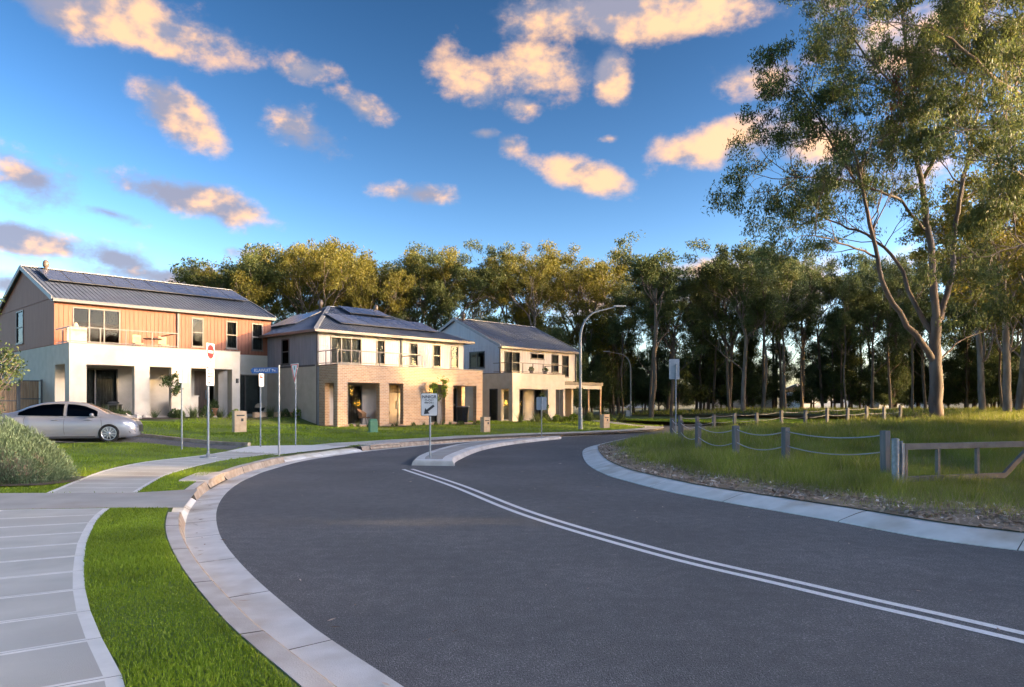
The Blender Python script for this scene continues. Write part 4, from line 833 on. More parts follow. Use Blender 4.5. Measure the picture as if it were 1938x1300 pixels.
# ---- the big pale gum by the field, limbs surveyed one by one
def limb(pts, Y0, dY): 
    n = len(pts); return [np.array(P(px, py, Y0+dY*i/(n-1))) for i, (px, py) in enumerate(pts)]
bt = Tree(90); YB = 50.0; base = np.array(P(1773, 794, YB)); base[2] = h1R(base[0], base[1])-.2
def big(pts, dY, r0, r1, Y0=YB, clumps=True, start=.35, nb=6, bl=(2.2,4.0), first=None, sides=9):
    q = limb(pts, Y0, dY)
    if first is not None: q[0] = first
    c = catmull(q, .6); c[1:-1] += bt.rs.normal(0, .04, c[1:-1].shape); rr = np.linspace(r0, r1, len(c)); bt.mb.tube(c-base, list(rr), sides, cap=False)
    if clumps:
        for k in range(nb):
            i = int(len(c)*bt.rs.uniform(start, .98)); i = min(max(i, 1), len(c)-2); d = c[i+1]-c[i-1]; d /= np.linalg.norm(d); sd = np.cross(d, bt.rs.normal(0,1,3)); sd /= np.linalg.norm(sd)
            bt.grow(c[i]-base, d*.6+sd*.8+np.array((0,0,.3)), bt.rs.uniform(*bl), max(rr[i]*.4, .035), 2, 4, .05, .2, (2,3), .68, .6, 7)
        bt.grow(c[-1]-base, c[-1]-c[-3], bl[1]*.8, r1*.9, 2, 4, .06, .18, (2,3), .68, .55, 7)
    return q
big([(1773,794),(1771,740),(1769,690),(1771,650),(1772,600)], 0, .46, .33, clumps=False, first=base, sides=14)
big([(1768,690),(1755,664),(1718,617),(1691,576),(1668,529),(1661,488),(1650,440),(1634,359),(1613,288),(1570,247)], -3, .22, .055, start=.55, nb=12)
big([(1771,640),(1739,590),(1718,549),(1708,515),(1685,481),(1640,445),(1590,425),(1545,405)], 3, .18, .05, start=.55, nb=10)
big([(1772,610),(1766,535),(1764,485),(1757,436),(1742,338),(1732,288),(1732,210),(1725,150),(1712,60),(1700,-30)], 1, .26, .06, start=.42, nb=15, bl=(2.4,4.4))
big([(1775,605),(1783,588),(1800,528),(1804,478),(1812,400),(1832,300),(1852,200),(1872,80)], 4, .21, .06, start=.42, nb=14, bl=(2.4,4.4))
big([(1742,338),(1756,325),(1796,244),(1832,150),(1845,40)], -2, .15, .06, nb=8, Y0=YB+.9)
big([(1757,436),(1735,420),(1708,382),(1678,366),(1600,342),(1530,334),(1490,338)], -4, .11, .04, nb=8, Y0=YB+.6, bl=(1.6,3.0))
big([(1661,488),(1620,470),(1570,452),(1530,446)], -3, .08, .03, nb=4, Y0=YB-1.5, bl=(1.5,2.6))
big([(1634,359),(1590,300),(1545,210),(1520,170)], -2, .09, .04, nb=8, Y0=YB-2.2, bl=(1.3,2.4))
big([(1732,210),(1680,150),(1620,80),(1590,20)], 2, .11, .04, nb=9, Y0=YB+1, bl=(1.6,3))
big([(1770,690),(1800,660),(1830,640),(1860,628)], 2, .07, .03, nb=3, bl=(1,1.6))
v = bt.crown(36, .58, .25, .07, .8, 1.0)
BT = tag(empty('big_gum_tree', tuple(base)), 'large pale barked gum tree with spreading bare limbs standing alone in the field', 'tree')
tm = bpy.data.meshes.new('trunk'); tm.from_pydata(bt.mb.V, [], bt.mb.F); tm.polygons.foreach_set('use_smooth', bt.mb.S); tm.materials.append(M['bark_pale']); tm.update(); link_mesh('trunk', tm, BT)
link_mesh('crown', np_mesh('crown', v, quads(len(v)//4), [M['leaf_big']]), BT)
dc = np.array(P(1692, 190, YB-1))-base; q = rs.normal(0, 1, (520, 3))*np.array((.42,.42,1.15)); q[:, 0] += np.where(q[:, 2] > .3, -.1, .15)
link_mesh('dead_leaves', np_mesh('dead_leaves', leaves(dc+q, rs, .3, .085, 1.6), quads(520), [M['dead']]), BT)
# ---- its neighbour whose branches reach in from the right
b2 = Tree(55); p0 = np.array(P(2040, 794, 44)); p0[2] = h1R(p0[0], p0[1])-.2; old_base, base, bt = base, p0, b2
big([(2040,794),(2038,650),(2030,500),(2020,380)], 0, .42, .3, Y0=44, clumps=False, first=p0)
big([(2020,380),(1990,250),(1938,186),(1887,152),(1847,115),(1803,74),(1762,51)], -3, .2, .05, Y0=44, start=.3, nb=14, bl=(2,3.6))
big([(2025,440),(1985,380),(1930,330),(1890,300)], -2, .14, .05, Y0=44, nb=10, bl=(2,3.4))
big([(2020,380),(2040,200),(2030,60),(2000,-60)], 2, .24, .06, Y0=44, nb=14, bl=(2.4,4))
big([(1990,250),(1960,120),(1920,20)], 1, .12, .05, Y0=43, nb=9, bl=(2,3.4))
big([(2030,500),(1990,470),(1950,455),(1915,470)], -1, .11, .04, Y0=44, nb=9, bl=(1.6,2.8))
v = b2.crown(50, .66, .26, .075, .8, 1.0)
B2 = tag(empty('gum_tree', tuple(p0)), 'gum tree whose branches hang into the top right corner', 'tree')
tm = bpy.data.meshes.new('trunk'); tm.from_pydata(b2.mb.V, [], b2.mb.F); tm.polygons.foreach_set('use_smooth', b2.mb.S); tm.materials.append(M['bark']); tm.update(); link_mesh('trunk', tm, B2)
link_mesh('crown', np_mesh('crown', v, quads(len(v)//4), [M['leaf']]), B2)

# ------------------------------------------------------------------ grass
def blades(pts, z, rs, h, w, bend=.5, tris=1):
    n = len(pts); a = rs.uniform(0, 2*np.pi, n); dx, dy = np.cos(a), np.sin(a); hh = h*rs.uniform(.55, 1.35, n); ww = w*rs.uniform(.7, 1.3, n)
    la = rs.uniform(0, 2*np.pi, n); ln = hh*bend*rs.uniform(.1, 1.2, n); lx, ly = np.cos(la)*ln, np.sin(la)*ln
    b0 = np.stack([pts[:, 0]-dx*ww/2, pts[:, 1]-dy*ww/2, z-.01], 1); b1 = np.stack([pts[:, 0]+dx*ww/2, pts[:, 1]+dy*ww/2, z-.01], 1)
    tip = np.stack([pts[:, 0]+lx, pts[:, 1]+ly, z+hh], 1)
    if tris == 1: return np.stack([b0, b1, tip], 1).reshape(-1, 3), np.arange(3*n).reshape(-1, 3)
    m0 = b0*.55+np.stack([pts[:, 0]+lx*.25, pts[:, 1]+ly*.25, z+hh*.62*1.6], 1)*.0+b0*.45; m0 = np.stack([b0[:, 0]*.8+pts[:, 0]*.2+lx*.3, b0[:, 1]*.8+pts[:, 1]*.2+ly*.3, z+hh*.6], 1); m1 = np.stack([b1[:, 0]*.8+pts[:, 0]*.2+lx*.3, b1[:, 1]*.8+pts[:, 1]*.2+ly*.3, z+hh*.6], 1)
    V = np.stack([b0, b1, m1, m0, tip], 1).reshape(-1, 3); i = np.arange(n)*5
    return V, np.concatenate([np.stack([i, i+1, i+2], 1), np.stack([i, i+2, i+3], 1), np.stack([i+3, i+2, i+4], 1)])
house_poly = []
for Ho, u0, u1, v0, v1 in ((O1,-.6,11.8,-1.2,14),(O2,-.4,11.2,-.15,12),(O3,-.3,11,-.1,12)): house_poly.append([hp(Ho, a, b, 0)[:2] for a, b in ((u0,v0),(u1,v0),(u1,v1),(u0,v1))])
hard = [strip_poly(L1, R1), strip_poly(L2, R2), strip_poly(U3, D3), drive, lane_apron, lane]+house_poly
def grow_lawn(name, regions, seed, mat):
    rs = np.random.RandomState(seed); Vs, Fs, k = [], [], 0
    for (x0, x1, y0, y1, dens, h, w, tr) in regions:
        n = int((x1-x0)*(y1-y0)*dens); p = np.stack([rs.uniform(x0, x1, n), rs.uniform(y0, y1, n)], 1)
        ok = (np.abs(p[:, 0]/np.maximum(p[:, 1], .5)) < .78); p = p[ok]; ok = pip(p, landL_sheet_poly)
        for q in hard: ok &= ~pip(p, q)
        p = p[ok]; p = p[dist_poly(p, A[::3]) > .64]
        if not len(p): continue
        patch = .8+.35*np.sin(p[:, 0]*1.7+p[:, 1]*.6)*np.sin(p[:, 1]*1.3-p[:, 0]*.4); V, Fc = blades(p, hL(p), rs, h*patch, w, .7, tr); Vs.append(V); Fs.append(Fc+k); k += len(V)
    me = np_mesh(name, np.vstack(Vs), np.vstack(Fs), [mat]); return link_mesh(name, me)
tag(grow_lawn('lawn_grass', [(-5,0,2.2,6,11000,.030,.0046,3),(-8,-2,6,11,6500,.032,.0058,3),(-12,-5,10.6,16,1900,.042,.010,3),(-16,-5.5,16,24,650,.055,.016,1),(-22,-3,24,34,260,.06,.026,1),(-16,10,30,48,140,.065,.035,1),(-4,34,48,66,60,.10,.06,1)], 3, M['grass']), 'short bright green lawn grass on the verges and front lawns', 'grass', kind='stuff')
def grow_field(name, regions, seed, mat, keep):
    rs = np.random.RandomState(seed); Vs, Fs, k = [], [], 0
    for (x0, x1, y0, y1, dens, h, w) in regions:
        n = int((x1-x0)*(y1-y0)*dens); p = np.stack([rs.uniform(x0, x1, n), rs.uniform(y0, y1, n)], 1)
        p = p[np.abs(p[:, 0]/np.maximum(p[:, 1], .5)) < .80]; p = p[pip(p, landR)]; dm = dist_poly(p, B[::4])
        cl = np.clip(.5+.42*np.sin(p[:, 0]*2.1+1.3*np.sin(p[:, 1]*1.1))*np.sin(p[:, 1]*1.7+1.1*np.sin(p[:, 0]*.8))+.3*np.sin(p[:, 0]*.71+p[:, 1]*.33+2*np.sin(p[:, 1]*.27))+.25*np.sin(p[:, 0]*5.3+2*np.sin(p[:, 1]*3.1))*np.sin(p[:, 1]*4.7), 0, 1); pr = keep(p, dm, cl)
        p, dm, cl = [a[rs.rand(len(pr)) < pr] if False else a for a in (p, dm, cl)]; sel = rs.rand(len(pr)) < pr; p, dm, cl = p[sel], dm[sel], cl[sel]
        V, Fc = blades(p, hR(p), rs, h*(.3+1.05*cl)*sm(.3, 3.2, dm)*.85+h*.15, w, .75, 1); Vs.append(V); Fs.append(Fc+k); k += len(V)
    return link_mesh(name, np_mesh(name, np.vstack(Vs), np.vstack(Fs), [mat]))
mw = lambda p: np.interp(p[:, 1], [6, 9, 12, 16, 20, 26], [3.4, 3.0, 2.3, 1.5, 1.0, .7])
FR = [(2,14,6,15,1500,.24,.011),(2,18,15,25,700,.32,.016),(2,30,25,40,230,.40,.03),(5,48,40,62,85,.42,.055),(5,75,62,90,22,.45,.09)]
tag(grow_field('field_grass', FR, 9, M['tallgrass'], lambda p, d, c: np.maximum(np.clip((d-.75)/mw(p), 0.02, 1)**2.2*(.35+.65*c), .30*np.clip(c-.62, 0, 1)*(d > .62))), 'tall rough green grass of the field behind the rope fence', 'grass', kind='stuff')
tag(grow_field('dry_grass', [(a,b,c,d,e*.35,h*.85,w*.9) for a,b,c,d,e,h,w in FR], 10, M['drygrass'], lambda p, d, c: np.clip(1.15-c, .1, 1)*np.clip((d-.5)/1.2, .15, 1)), 'dry straw coloured grass stems scattered through the field edge', 'grass', kind='stuff')
# leaf litter on the bare margin
n = 90000; p = np.stack([rs.uniform(1.9, 15, n), rs.uniform(4, 28, n)], 1); p = p[pip(p, margin) | ((rs.rand(n) < .06) & pip(p, landR))]
p = p[np.sin(p[:, 0]*3.1+p[:, 1])*np.sin(p[:, 1]*2.3-p[:, 0]*1.7)+rs.uniform(-.9, .9, len(p)) > -.1]
c3 = np.column_stack([p, hR(p)+.02+rs.uniform(0, .02, len(p))]); a = rs.normal(0, 1, (len(p), 3))*np.array((1,1,.25)); a /= np.linalg.norm(a, axis=1)[:, None]; s_ = np.cross(a, np.array((0,0,1))+rs.normal(0, .3, (len(p), 3))); s_ /= np.linalg.norm(s_, axis=1)[:, None]
l = rs.uniform(.03, .16, (len(p), 1)); w = rs.uniform(.014, .065, (len(p), 1)); V = np.stack([c3-a*l/2, c3+s_*w/2, c3+a*l/2, c3-s_*w/2], 1).reshape(-1, 3)
tag(link_mesh('leaf_litter', np_mesh('leaf_litter', V, quads(len(p)), [M['litter']])), 'brown and bleached leaf litter and bark chips along the right hand kerb', 'leaf litter', kind='stuff')
p = np.vstack([np.stack([rs.uniform(-4, 12, 260), rs.uniform(3, 24, 260)], 1), offset(A, .3)[rs.randint(0, len(A), 160)]+rs.normal(0, .1, (160, 2)), offset(B, .12)[rs.randint(0, len(B), 160)]+rs.normal(0, .14, (160, 2))]); p = p[pip(p, road_poly) | (dist_poly(p, A[::3]) < .4)]
c3 = np.column_stack([p, np.full(len(p), .012)]); a = rs.normal(0, 1, (len(p), 3))*np.array((1,1,.12)); a /= np.linalg.norm(a, axis=1)[:, None]; s_ = np.cross(a, np.array((0,0,1))+rs.normal(0, .25, (len(p), 3))); s_ /= np.linalg.norm(s_, axis=1)[:, None]
l = rs.uniform(.03, .12, (len(p), 1)); w = rs.uniform(.01, .025, (len(p), 1)); V = np.stack([c3-a*l/2, c3+s_*w/2, c3+a*l/2, c3-s_*w/2], 1).reshape(-1, 3)
tag(link_mesh('fallen_leaves', np_mesh('fallen_leaves', V, quads(len(p)), [M['litter']])), 'few dry gum leaves lying scattered on the asphalt and gutters', 'leaf litter', kind='stuff')

# ------------------------------------------------------------------ rope fences and gate
def rope(parent, a, b, sag, name='rope', r=.013):
    a, b = Vector(a), Vector(b); mb = MB(); mb.tube([a.lerp(b, t)-Vector((0,0,sag*4*t*(1-t))) for t in np.linspace(0, 1, 13)], r, 6); return mb.build(name, M['rope'], parent)
def fence(pts, label, sq, hgt, sags, rr=.013):
    o = Vector((*pts[0], 0)); e = tag(empty('rope_fence', o), label, 'fence'); tops = []; rg = random.Random(len(pts))
    for i, (x, y) in enumerate(pts):
        z = h1R(x, y)-.05; h = hgt+rg.uniform(-.03, .03); q = MB(); a = rg.uniform(.2, .6) if sq < .12 else .35; w = sq/2
        c, s_ = math.cos(a), math.sin(a); base_ = [((dx*c-dy*s_), (dx*s_+dy*c)) for dx, dy in ((-w,-w),(w,-w),(w,w),(-w,w))]; lx, ly = rg.uniform(-.015,.015), rg.uniform(-.015,.015)
        q.prism([(x-o.x+u, y-o.y+v, z) for u, v in base_], (lx, ly, h)); p = q.build('post', M['timber_post'], e, bevel=.008); tops.append(Vector((x-o.x+lx, y-o.y+ly, z+h)))
    for a, b, sg in zip(tops[:-1], tops[1:], sags):
        for k, dz in enumerate((.09, .42)): rope(e, a-Vector((0,0,dz)), b-Vector((0,0,dz)), sg*(1+.25*k), r=rr)
    return e
near = [G(1271.7,834.6,.14), G(1289,845,.14), G(1321,859,.14), G(1393,875.7,.14), G(1487,888.6,.14), G(1676,909,.14)]
fence(near, 'weathered square timber post and rope fence at the near edge of the field',   .14, 1.0, [.10,.12,.14,.12,.10], .012)
far_px = [(1287,40),(1320,41),(1351,42),(1390,43),(1432,44),(1479,45),(1524,46),(1565,47),(1604,48),(1640,49),(1673,50),(1704,51)]
fence([((px-CX)/F*Y, Y) for px, Y in far_px], 'long far row of small timber posts with sagging ropes across the field', .16, .95, [.06]*11, .009)
gp = G(1694.5, 926.7, .13); gz = h1R(*gp)
GT = tag(empty('boom_gate', (*gp, gz)), 'low grey steel field gate beside the last timber fence post', 'gate'); GT.rotation_euler = (0, 0, R(18.2))
q = MB(); q.tube([(0,0,-.2),(0,0,.90)], .062, 12); q.lathe((0,0,.9), [(.062,0),(.066,.004),(.066,.02),(.03,.03),(0,.03)], 12); q.build('hinge_post', M['galv'], GT)
q = MB(); q.box(.10, .16, -.05, .05, .10, .84); q.tube([(.13,0,.83),(.13,0,.88)], .03, 8); q.build('hinge_bracket', M['galv'], GT)
for z in (.30, .66): q = MB(); q.tube([(.05,0,z),(.21,0,z)], .016, 8); q.build('hinge_pin', M['galv'], GT)
q = MB(); q.box(.19, 6.2, -.035, .035, .72, .83); q.build('top_rail', M['gate'], GT, bevel=.006); q = MB(); q.box(.252, 2.62, -.033, .033, .14, .245); q.build('bottom_rail', M['gate'], GT, bevel=.006)
q = MB(); q.box(.19, .25, -.034, .034, .14, .718); q.build('stile', M['gate'], GT)
for x in (.98, 1.93): q = MB(); q.box(x-.03, x+.03, -.03, .03, .247, .718); q.build('upright', M['gate'], GT)
q = MB(); q.beam((2.60,0,.195), (3.32,0,.75), .062, .09); q.build('brace', M['gate'], GT)
q = MB(); q.tube([(6.3,0,-.2),(6.3,0,.92)], .06, 12); q.build('latch_post', M['galv'], GT)

# ------------------------------------------------------------------ street lamps
def lamp(px, py, h, arm, head_dir, label, top):
    x, y = G(px, py, h); e = tag(empty('street_lamp', (x, y, h)), label, 'street lamp'); d = Vector(head_dir).normalized(); H = top
    q = MB(); q.tube([(0,0,-.1),(0,0,1.25)], .13, 12); q.tube([(0,0,1.25),(0,0,1.32)], [.13,.09], 12); q.build('base', M['galv'], e)
    pts = [Vector((0,0,1.3)), Vector((0,0,H*.5)), Vector((0,0,H-1.9))]
    for a in np.linspace(0, 1, 9)[1:]: ang = a*R(82); pts.append(Vector((0,0,H-1.9))+d*(1.25*(1-math.cos(ang)))+Vector((0,0,1.65*math.sin(ang))))
    end = pts[-1]+d*(arm-1.25)+Vector((0,0,.28)); pts.append(pts[-1].lerp(end, .5)); pts.append(end)
    q = MB(); q.tube(pts, list(np.linspace(.085, .035, len(pts))), 10); q.build('pole', M['galv'], e)
    q = MB(); q.beam(end-d*.12, end+d*.5+Vector((0,0,.03)), .20, .075); q.beam(end-d*.2, end+d*.1+Vector((0,0,.02)), .12, .1); q.build('lamp_head', M['sign_grey'], e, bevel=.02)
    q = MB(); q.beam(end+d*.15-Vector((0,0,.03)), end+d*.42-Vector((0,0,.018)), .14, .012); q.build('lens', M['lamp_glass'], e)
lamp(1098.5, 812.5, .17, 2.35, (1,.05,0), 'tall curved grey street lamp beside the farthest house, the nearer of two', 7.25)
lamp(1193.6, 789.6, .20, 2.75, (-1,-.1,0), 'tall curved grey street lamp in front of the woodland, the farther of two', 7.3)
x, y = G(1188, 790, .2); q = MB(); q.box(-.2, .2, -.15, .15, -.1, .75); q.box(-.22, .22, -.17, .17, .75, .8); o = q.build('utility_cabinet', M['sign_grey'], bevel=.02); o.location = (x, y, .2); tag(o, 'small pale utility cabinet beside the far street lamp', 'cabinet')

# ------------------------------------------------------------------ signs
def text_part(parent, body, size, x, z, y, mat, sx=1.0, name='lettering'):
    cu = bpy.data.curves.new('t', 'FONT'); cu.body = body; cu.size = size; cu.align_x = 'CENTER'; cu.align_y = 'CENTER'; cu.extrude = .0012; cu.offset = .002
    t = bpy.data.objects.new('t', cu); col.objects.link(t); bpy.context.view_layer.update()
    me = bpy.data.meshes.new_from_object(t.evaluated_get(bpy.context.evaluated_depsgraph_get())); bpy.data.objects.remove(t); me.materials.clear(); me.materials.append(mat)
    o = link_mesh(name, me, parent); o.rotation_euler = (R(90), 0, 0); o.location = (x, y, z); o.scale = (sx, 1, 1); return o
def rrect(w, h, r, n=5):
    out = []
    for cx, cz, a0 in ((w/2-r, h/2-r, 0), (-w/2+r, h/2-r, 90), (-w/2+r, -h/2+r, 180), (w/2-r, -h/2+r, 270)):
        for k in range(n+1): a = R(a0+90*k/n); out.append((cx+r*math.cos(a), cz+r*math.sin(a)))
    return out
def plate(parent, poly, x, z, y, t, mat, name='plate'):
    q = MB(); q.prism([(x+a, y, z+b) for a, b in poly], (0, t, 0)); return q.build(name, M[mat], parent)
def sign(px, py, h, rz, label, ph, pr=.03, cat='road sign'):
    x, y = G(px, py, h); e = tag(empty('road_sign', (x, y, h), rz), label, cat); q = MB(); q.tube([(0,0,-.1),(0,0,ph)], pr, 10); q.lathe((0,0,ph), [(pr,0),(pr*.8,.012),(0,.015)], 10); q.build('pole', M['galv'], e); return e
# keep left sign on the island
e = sign(814, 866, .154, R(2), 'white sign with black border and diagonal arrow on the near end of the traffic island', 1.78, .026)
p = plate(e, rrect(.47,.645,.04), -.02, 1.49, -.036, .003, 'sign_black'); plate(e, rrect(.445,.62,.032), -.02, 1.49, -.040, .003, 'sign_white', 'face')
text_part(e, 'NNIGR', .125, -.02, 1.70, -.0415, M['sign_black'], 1.02); text_part(e, 'O-O16', .085, -.02, 1.605, -.0415, M['sign_black']); text_part(e, 'MMRGVE I-', .055, -.02, 1.535, -.0415, M['sign_black'])
aw = [(-.15,-.17),(-.115,.005),(-.075,-.045),(.11,.10),(.15,.045),(-.035,-.10),(.01,-.155)]
plate(e, aw[::-1], -.02, 1.39, -.0445, .003, 'sign_black', 'arrow')
# no entry sign
e = sign(394, 866, .19, R(86), 'no entry sign with red disc and lower white plate by the footpath', 3.12, .030)
q = MB(); q.lathe((0,0,0), [(0,0),(.22,0),(.22,.03),(.05,.035),(.05,.12),(0,.12)], 16); q.build('base_plate', M['galv'], e)
plate(e, rrect(.47,.66,.03), .05, 2.80, -.042, .003, 'sign_white'); plate(e, [(.195*math.cos(a), .195*math.sin(a)) for a in np.linspace(0, 2*math.pi, 32, endpoint=False)], .05, 2.90, -.0455, .003, 'sign_red', 'red_disc')
plate(e, [(-.14,-.035),(.14,-.035),(.14,.035),(-.14,.035)], .05, 2.90, -.049, .003, 'sign_white', 'white_bar'); text_part(e, 'GO', .11, .05, 2.635, -.0435, M['sign_black'], 1.2); text_part(e, 'CLE.', .10, .05, 2.535, -.0435, M['sign_black'], 1.2)
plate(e, rrect(.46,.46,.03), .04, 2.20, -.042, .003, 'sign_white', 'lower_plate')
for k, tx in enumerate(('ALL 771', 'AREDAY', '7MAX97', '9 L2C7', 'SMT-O')): text_part(e, tx, .085, .04, 2.375-k*.082, -.0435, M['sign_black'], 1.0)
# thin edge-on sign
e = sign(344, 848, .30, R(84), 'slim post with a grey sign turned edge on, left of the no entry sign', 2.48, .024); plate(e, rrect(.45,.46,.03), 0, 2.24, -.04, .003, 'sign_grey'); 
q = MB(); q.box(-.05, .05, -.06, .03, 2.0, 2.46); q.build('bracket', M['sign_grey'], e)
# small parking sign
e = sign(493, 845, .25, R(77), 'small white sign with red symbol on a thin post behind the blue street name sign', 2.42, .022); plate(e, rrect(.3,.42,.02), 0, 2.2, -.036, .003, 'sign_white'); plate(e, rrect(.2,.12,.05), 0, 2.32, -.039, .003, 'sign_red', 'red_symbol'); plate(e, rrect(.14,.018,.004), 0, 2.335, -.042, .003, 'sign_white', 'white_bar')
# street name sign
e = sign(528, 862, .16, R(-16), 'blue street name blade on a grey post at the laneway corner', 2.62, .028)
plate(e, [(-.03,-.085),(-.03,.085),(-.86,.085),(-.95,.02),(-.90,-.085)][::-1], 0, 2.48, -.012, .024, 'sign_blue', 'blade'); text_part(e, 'KLAWUIT', .125, -.55, 2.48, -.0135, M['sign_white'], 1.0); text_part(e, 'Tw.', .10, -.16, 2.475, -.0135, M['sign_white'], 1.0)
# give way sign
e = sign(559.5, 838, .30, R(-52), 'red bordered triangular give way sign on a thin post in front of the brick house', 2.25, .021)
tri = lambda k: [(0,-.46*k-.02),(.38*k,.22*k),(-.38*k,.22*k)]
plate(e, tri(1.0), 0, 2.55, -.036, .003, 'sign_white'); plate(e, tri(.93), 0, 2.55, -.039, .003, 'sign_red', 'red_border'); plate(e, tri(.62), 0, 2.575, -.042, .003, 'sign_white', 'white_face'); plate(e, rrect(.06,.13,.02), 0, 2.62, -.045, .003, 'sign_black', 'mark')
q = MB(); q.tube([(0,-.0,2.2),(0,0,2.7)], .022, 8); q.build('upper_pole', M['galv'], e)
# backs of signs
e = sign(1025, 826, .154, R(180), 'blank grey sign back on the far end of the traffic island', 1.85, .024); plate(e, rrect(.47,.60,.04), 0, 1.53, -.036, .003, 'sign_grey')
x, y = (1279-CX)/F*33, 33; e = tag(empty('road_sign', (x, y, .14), R(180)), 'blank grey sign back on a tall pole beside the corner of the rope fence', 'road sign'); q = MB(); q.tube([(0,0,-.1),(0,0,3.3)], .032, 10); q.build('pole', M['galv'], e); plate(e, rrect(.46,.9,.03), .06, 3.08, -.038, .003, 'sign_grey')

# ------------------------------------------------------------------ letterboxes, cabinet, timber rail, side fences
def letterbox(px, py, h, w, H, label):
    x, y = G(px, py, h); e = tag(empty('letterbox', (x, y, h), HROT-R(10)), label, 'letterbox'); q = MB(); q.box(-w/2, w/2, -.16, .16, -.05, H); q.box(-w/2-.012, w/2+.012, -.172, .172, H, H+.035); q.build('pillar', M['letterbox'], e, bevel=.01)
    q = MB(); q.box(-w*.33, w*.33, -.166, -.161, H-.17, H-.12); q.build('slot', M['black'], e); q = MB(); q.box(.02, .11, -.17, -.161, H*.5, H*.5+.11); q.build('number_plate', M['black'], e)
letterbox(453, 815, .62, .46, .74, 'tan pillar letterbox in front of the terracotta house')
letterbox(918.5, 815.5, .33, .38, .66, 'tan pillar letterbox at the end of the brick porch house')
letterbox(1144.5, 808, .38, .46, .68, 'tan pillar letterbox in front of the farthest house')
x, y = G(706, 819, .30); q = MB(); q.box(-.19, .19, -.14, .14, 0, .52); q.prism([(-.19,-.14,.52),(.19,-.14,.52),(.15,-.08,.63),(-.15,-.08,.63)], (0,.2,0)); q.box(-.24, .24, -.18, .18, -.06, .03); o = q.build('electrical_pillar', M['green_box'], bevel=.02); o.location = (x, y, h1L(x, y)); o.rotation_euler.z = R(30); tag(o, 'small green electrical pillar on the lawn before the brick porch', 'cabinet')
TB = tag(empty('timber_rail', hp(O1, 8.5, -.9, -.12), HROT), 'long low orange timber rail between the terracotta house and the brick porch house', 'rail')
q = MB(); q.box(0, 5.6, -.06, .06, .02, .30); q.build('beam', M['sleeper'], TB)
for x in (.1, 2.8, 5.5): q = MB(); q.box(x-.06, x+.06, -.11, -.065, -.7, .28); q.build('post', M['sleeper'], TB)
def paling(loc, rz, ln, H, label, gate=False):
    e = tag(empty('paling_fence', loc, rz), label, 'fence'); n = int(ln/.1); rg = random.Random(n); q = MB()
    for i in range(n): q.box(i*.1+.004, i*.1+.096, -.01+rg.uniform(-.003,.003), .008, .04, H-.04+rg.uniform(-.01,.01))
    t = q.build('palings', M['paling'], e); tag(t, kind='stuff')
    for z in (.5*H, H-.03): q = MB(); q.box(0, ln, -.028, -.014, z-.025, z+.025); q.build('rail', M['trim'], e)
    for x in (-.03, ln+.03): q = MB(); q.box(x-.04, x+.04, -.04, .04, -.3, H+.04); q.build('post', M['trim'], e)
c_, s_ = math.cos(HROT), math.sin(HROT)
paling(hp(O1, -.95, 4.3, -.05), HROT, .88, 1.85, 'timber side gate in a black frame left of the terracotta house')
paling(hp(O1, -6.1, 4.25, -.1), HROT, 5.0, 1.75, 'timber paling fence at the left edge behind the shrub')
paling(hp(O1, 11.6, 3.4, -.15), HROT, .9, 2.0, 'narrow timber side gate right of the terracotta house'); paling(hp(O1, 12.7, 2.4, -.2), HROT, 1.6, 2.1, 'tall timber gate panel between the first two houses'); paling(hp(O1, 14.5, 1.4, -.3), HROT, 1.0, 1.55, 'low dark timber gate panel against the brick porch house wall')

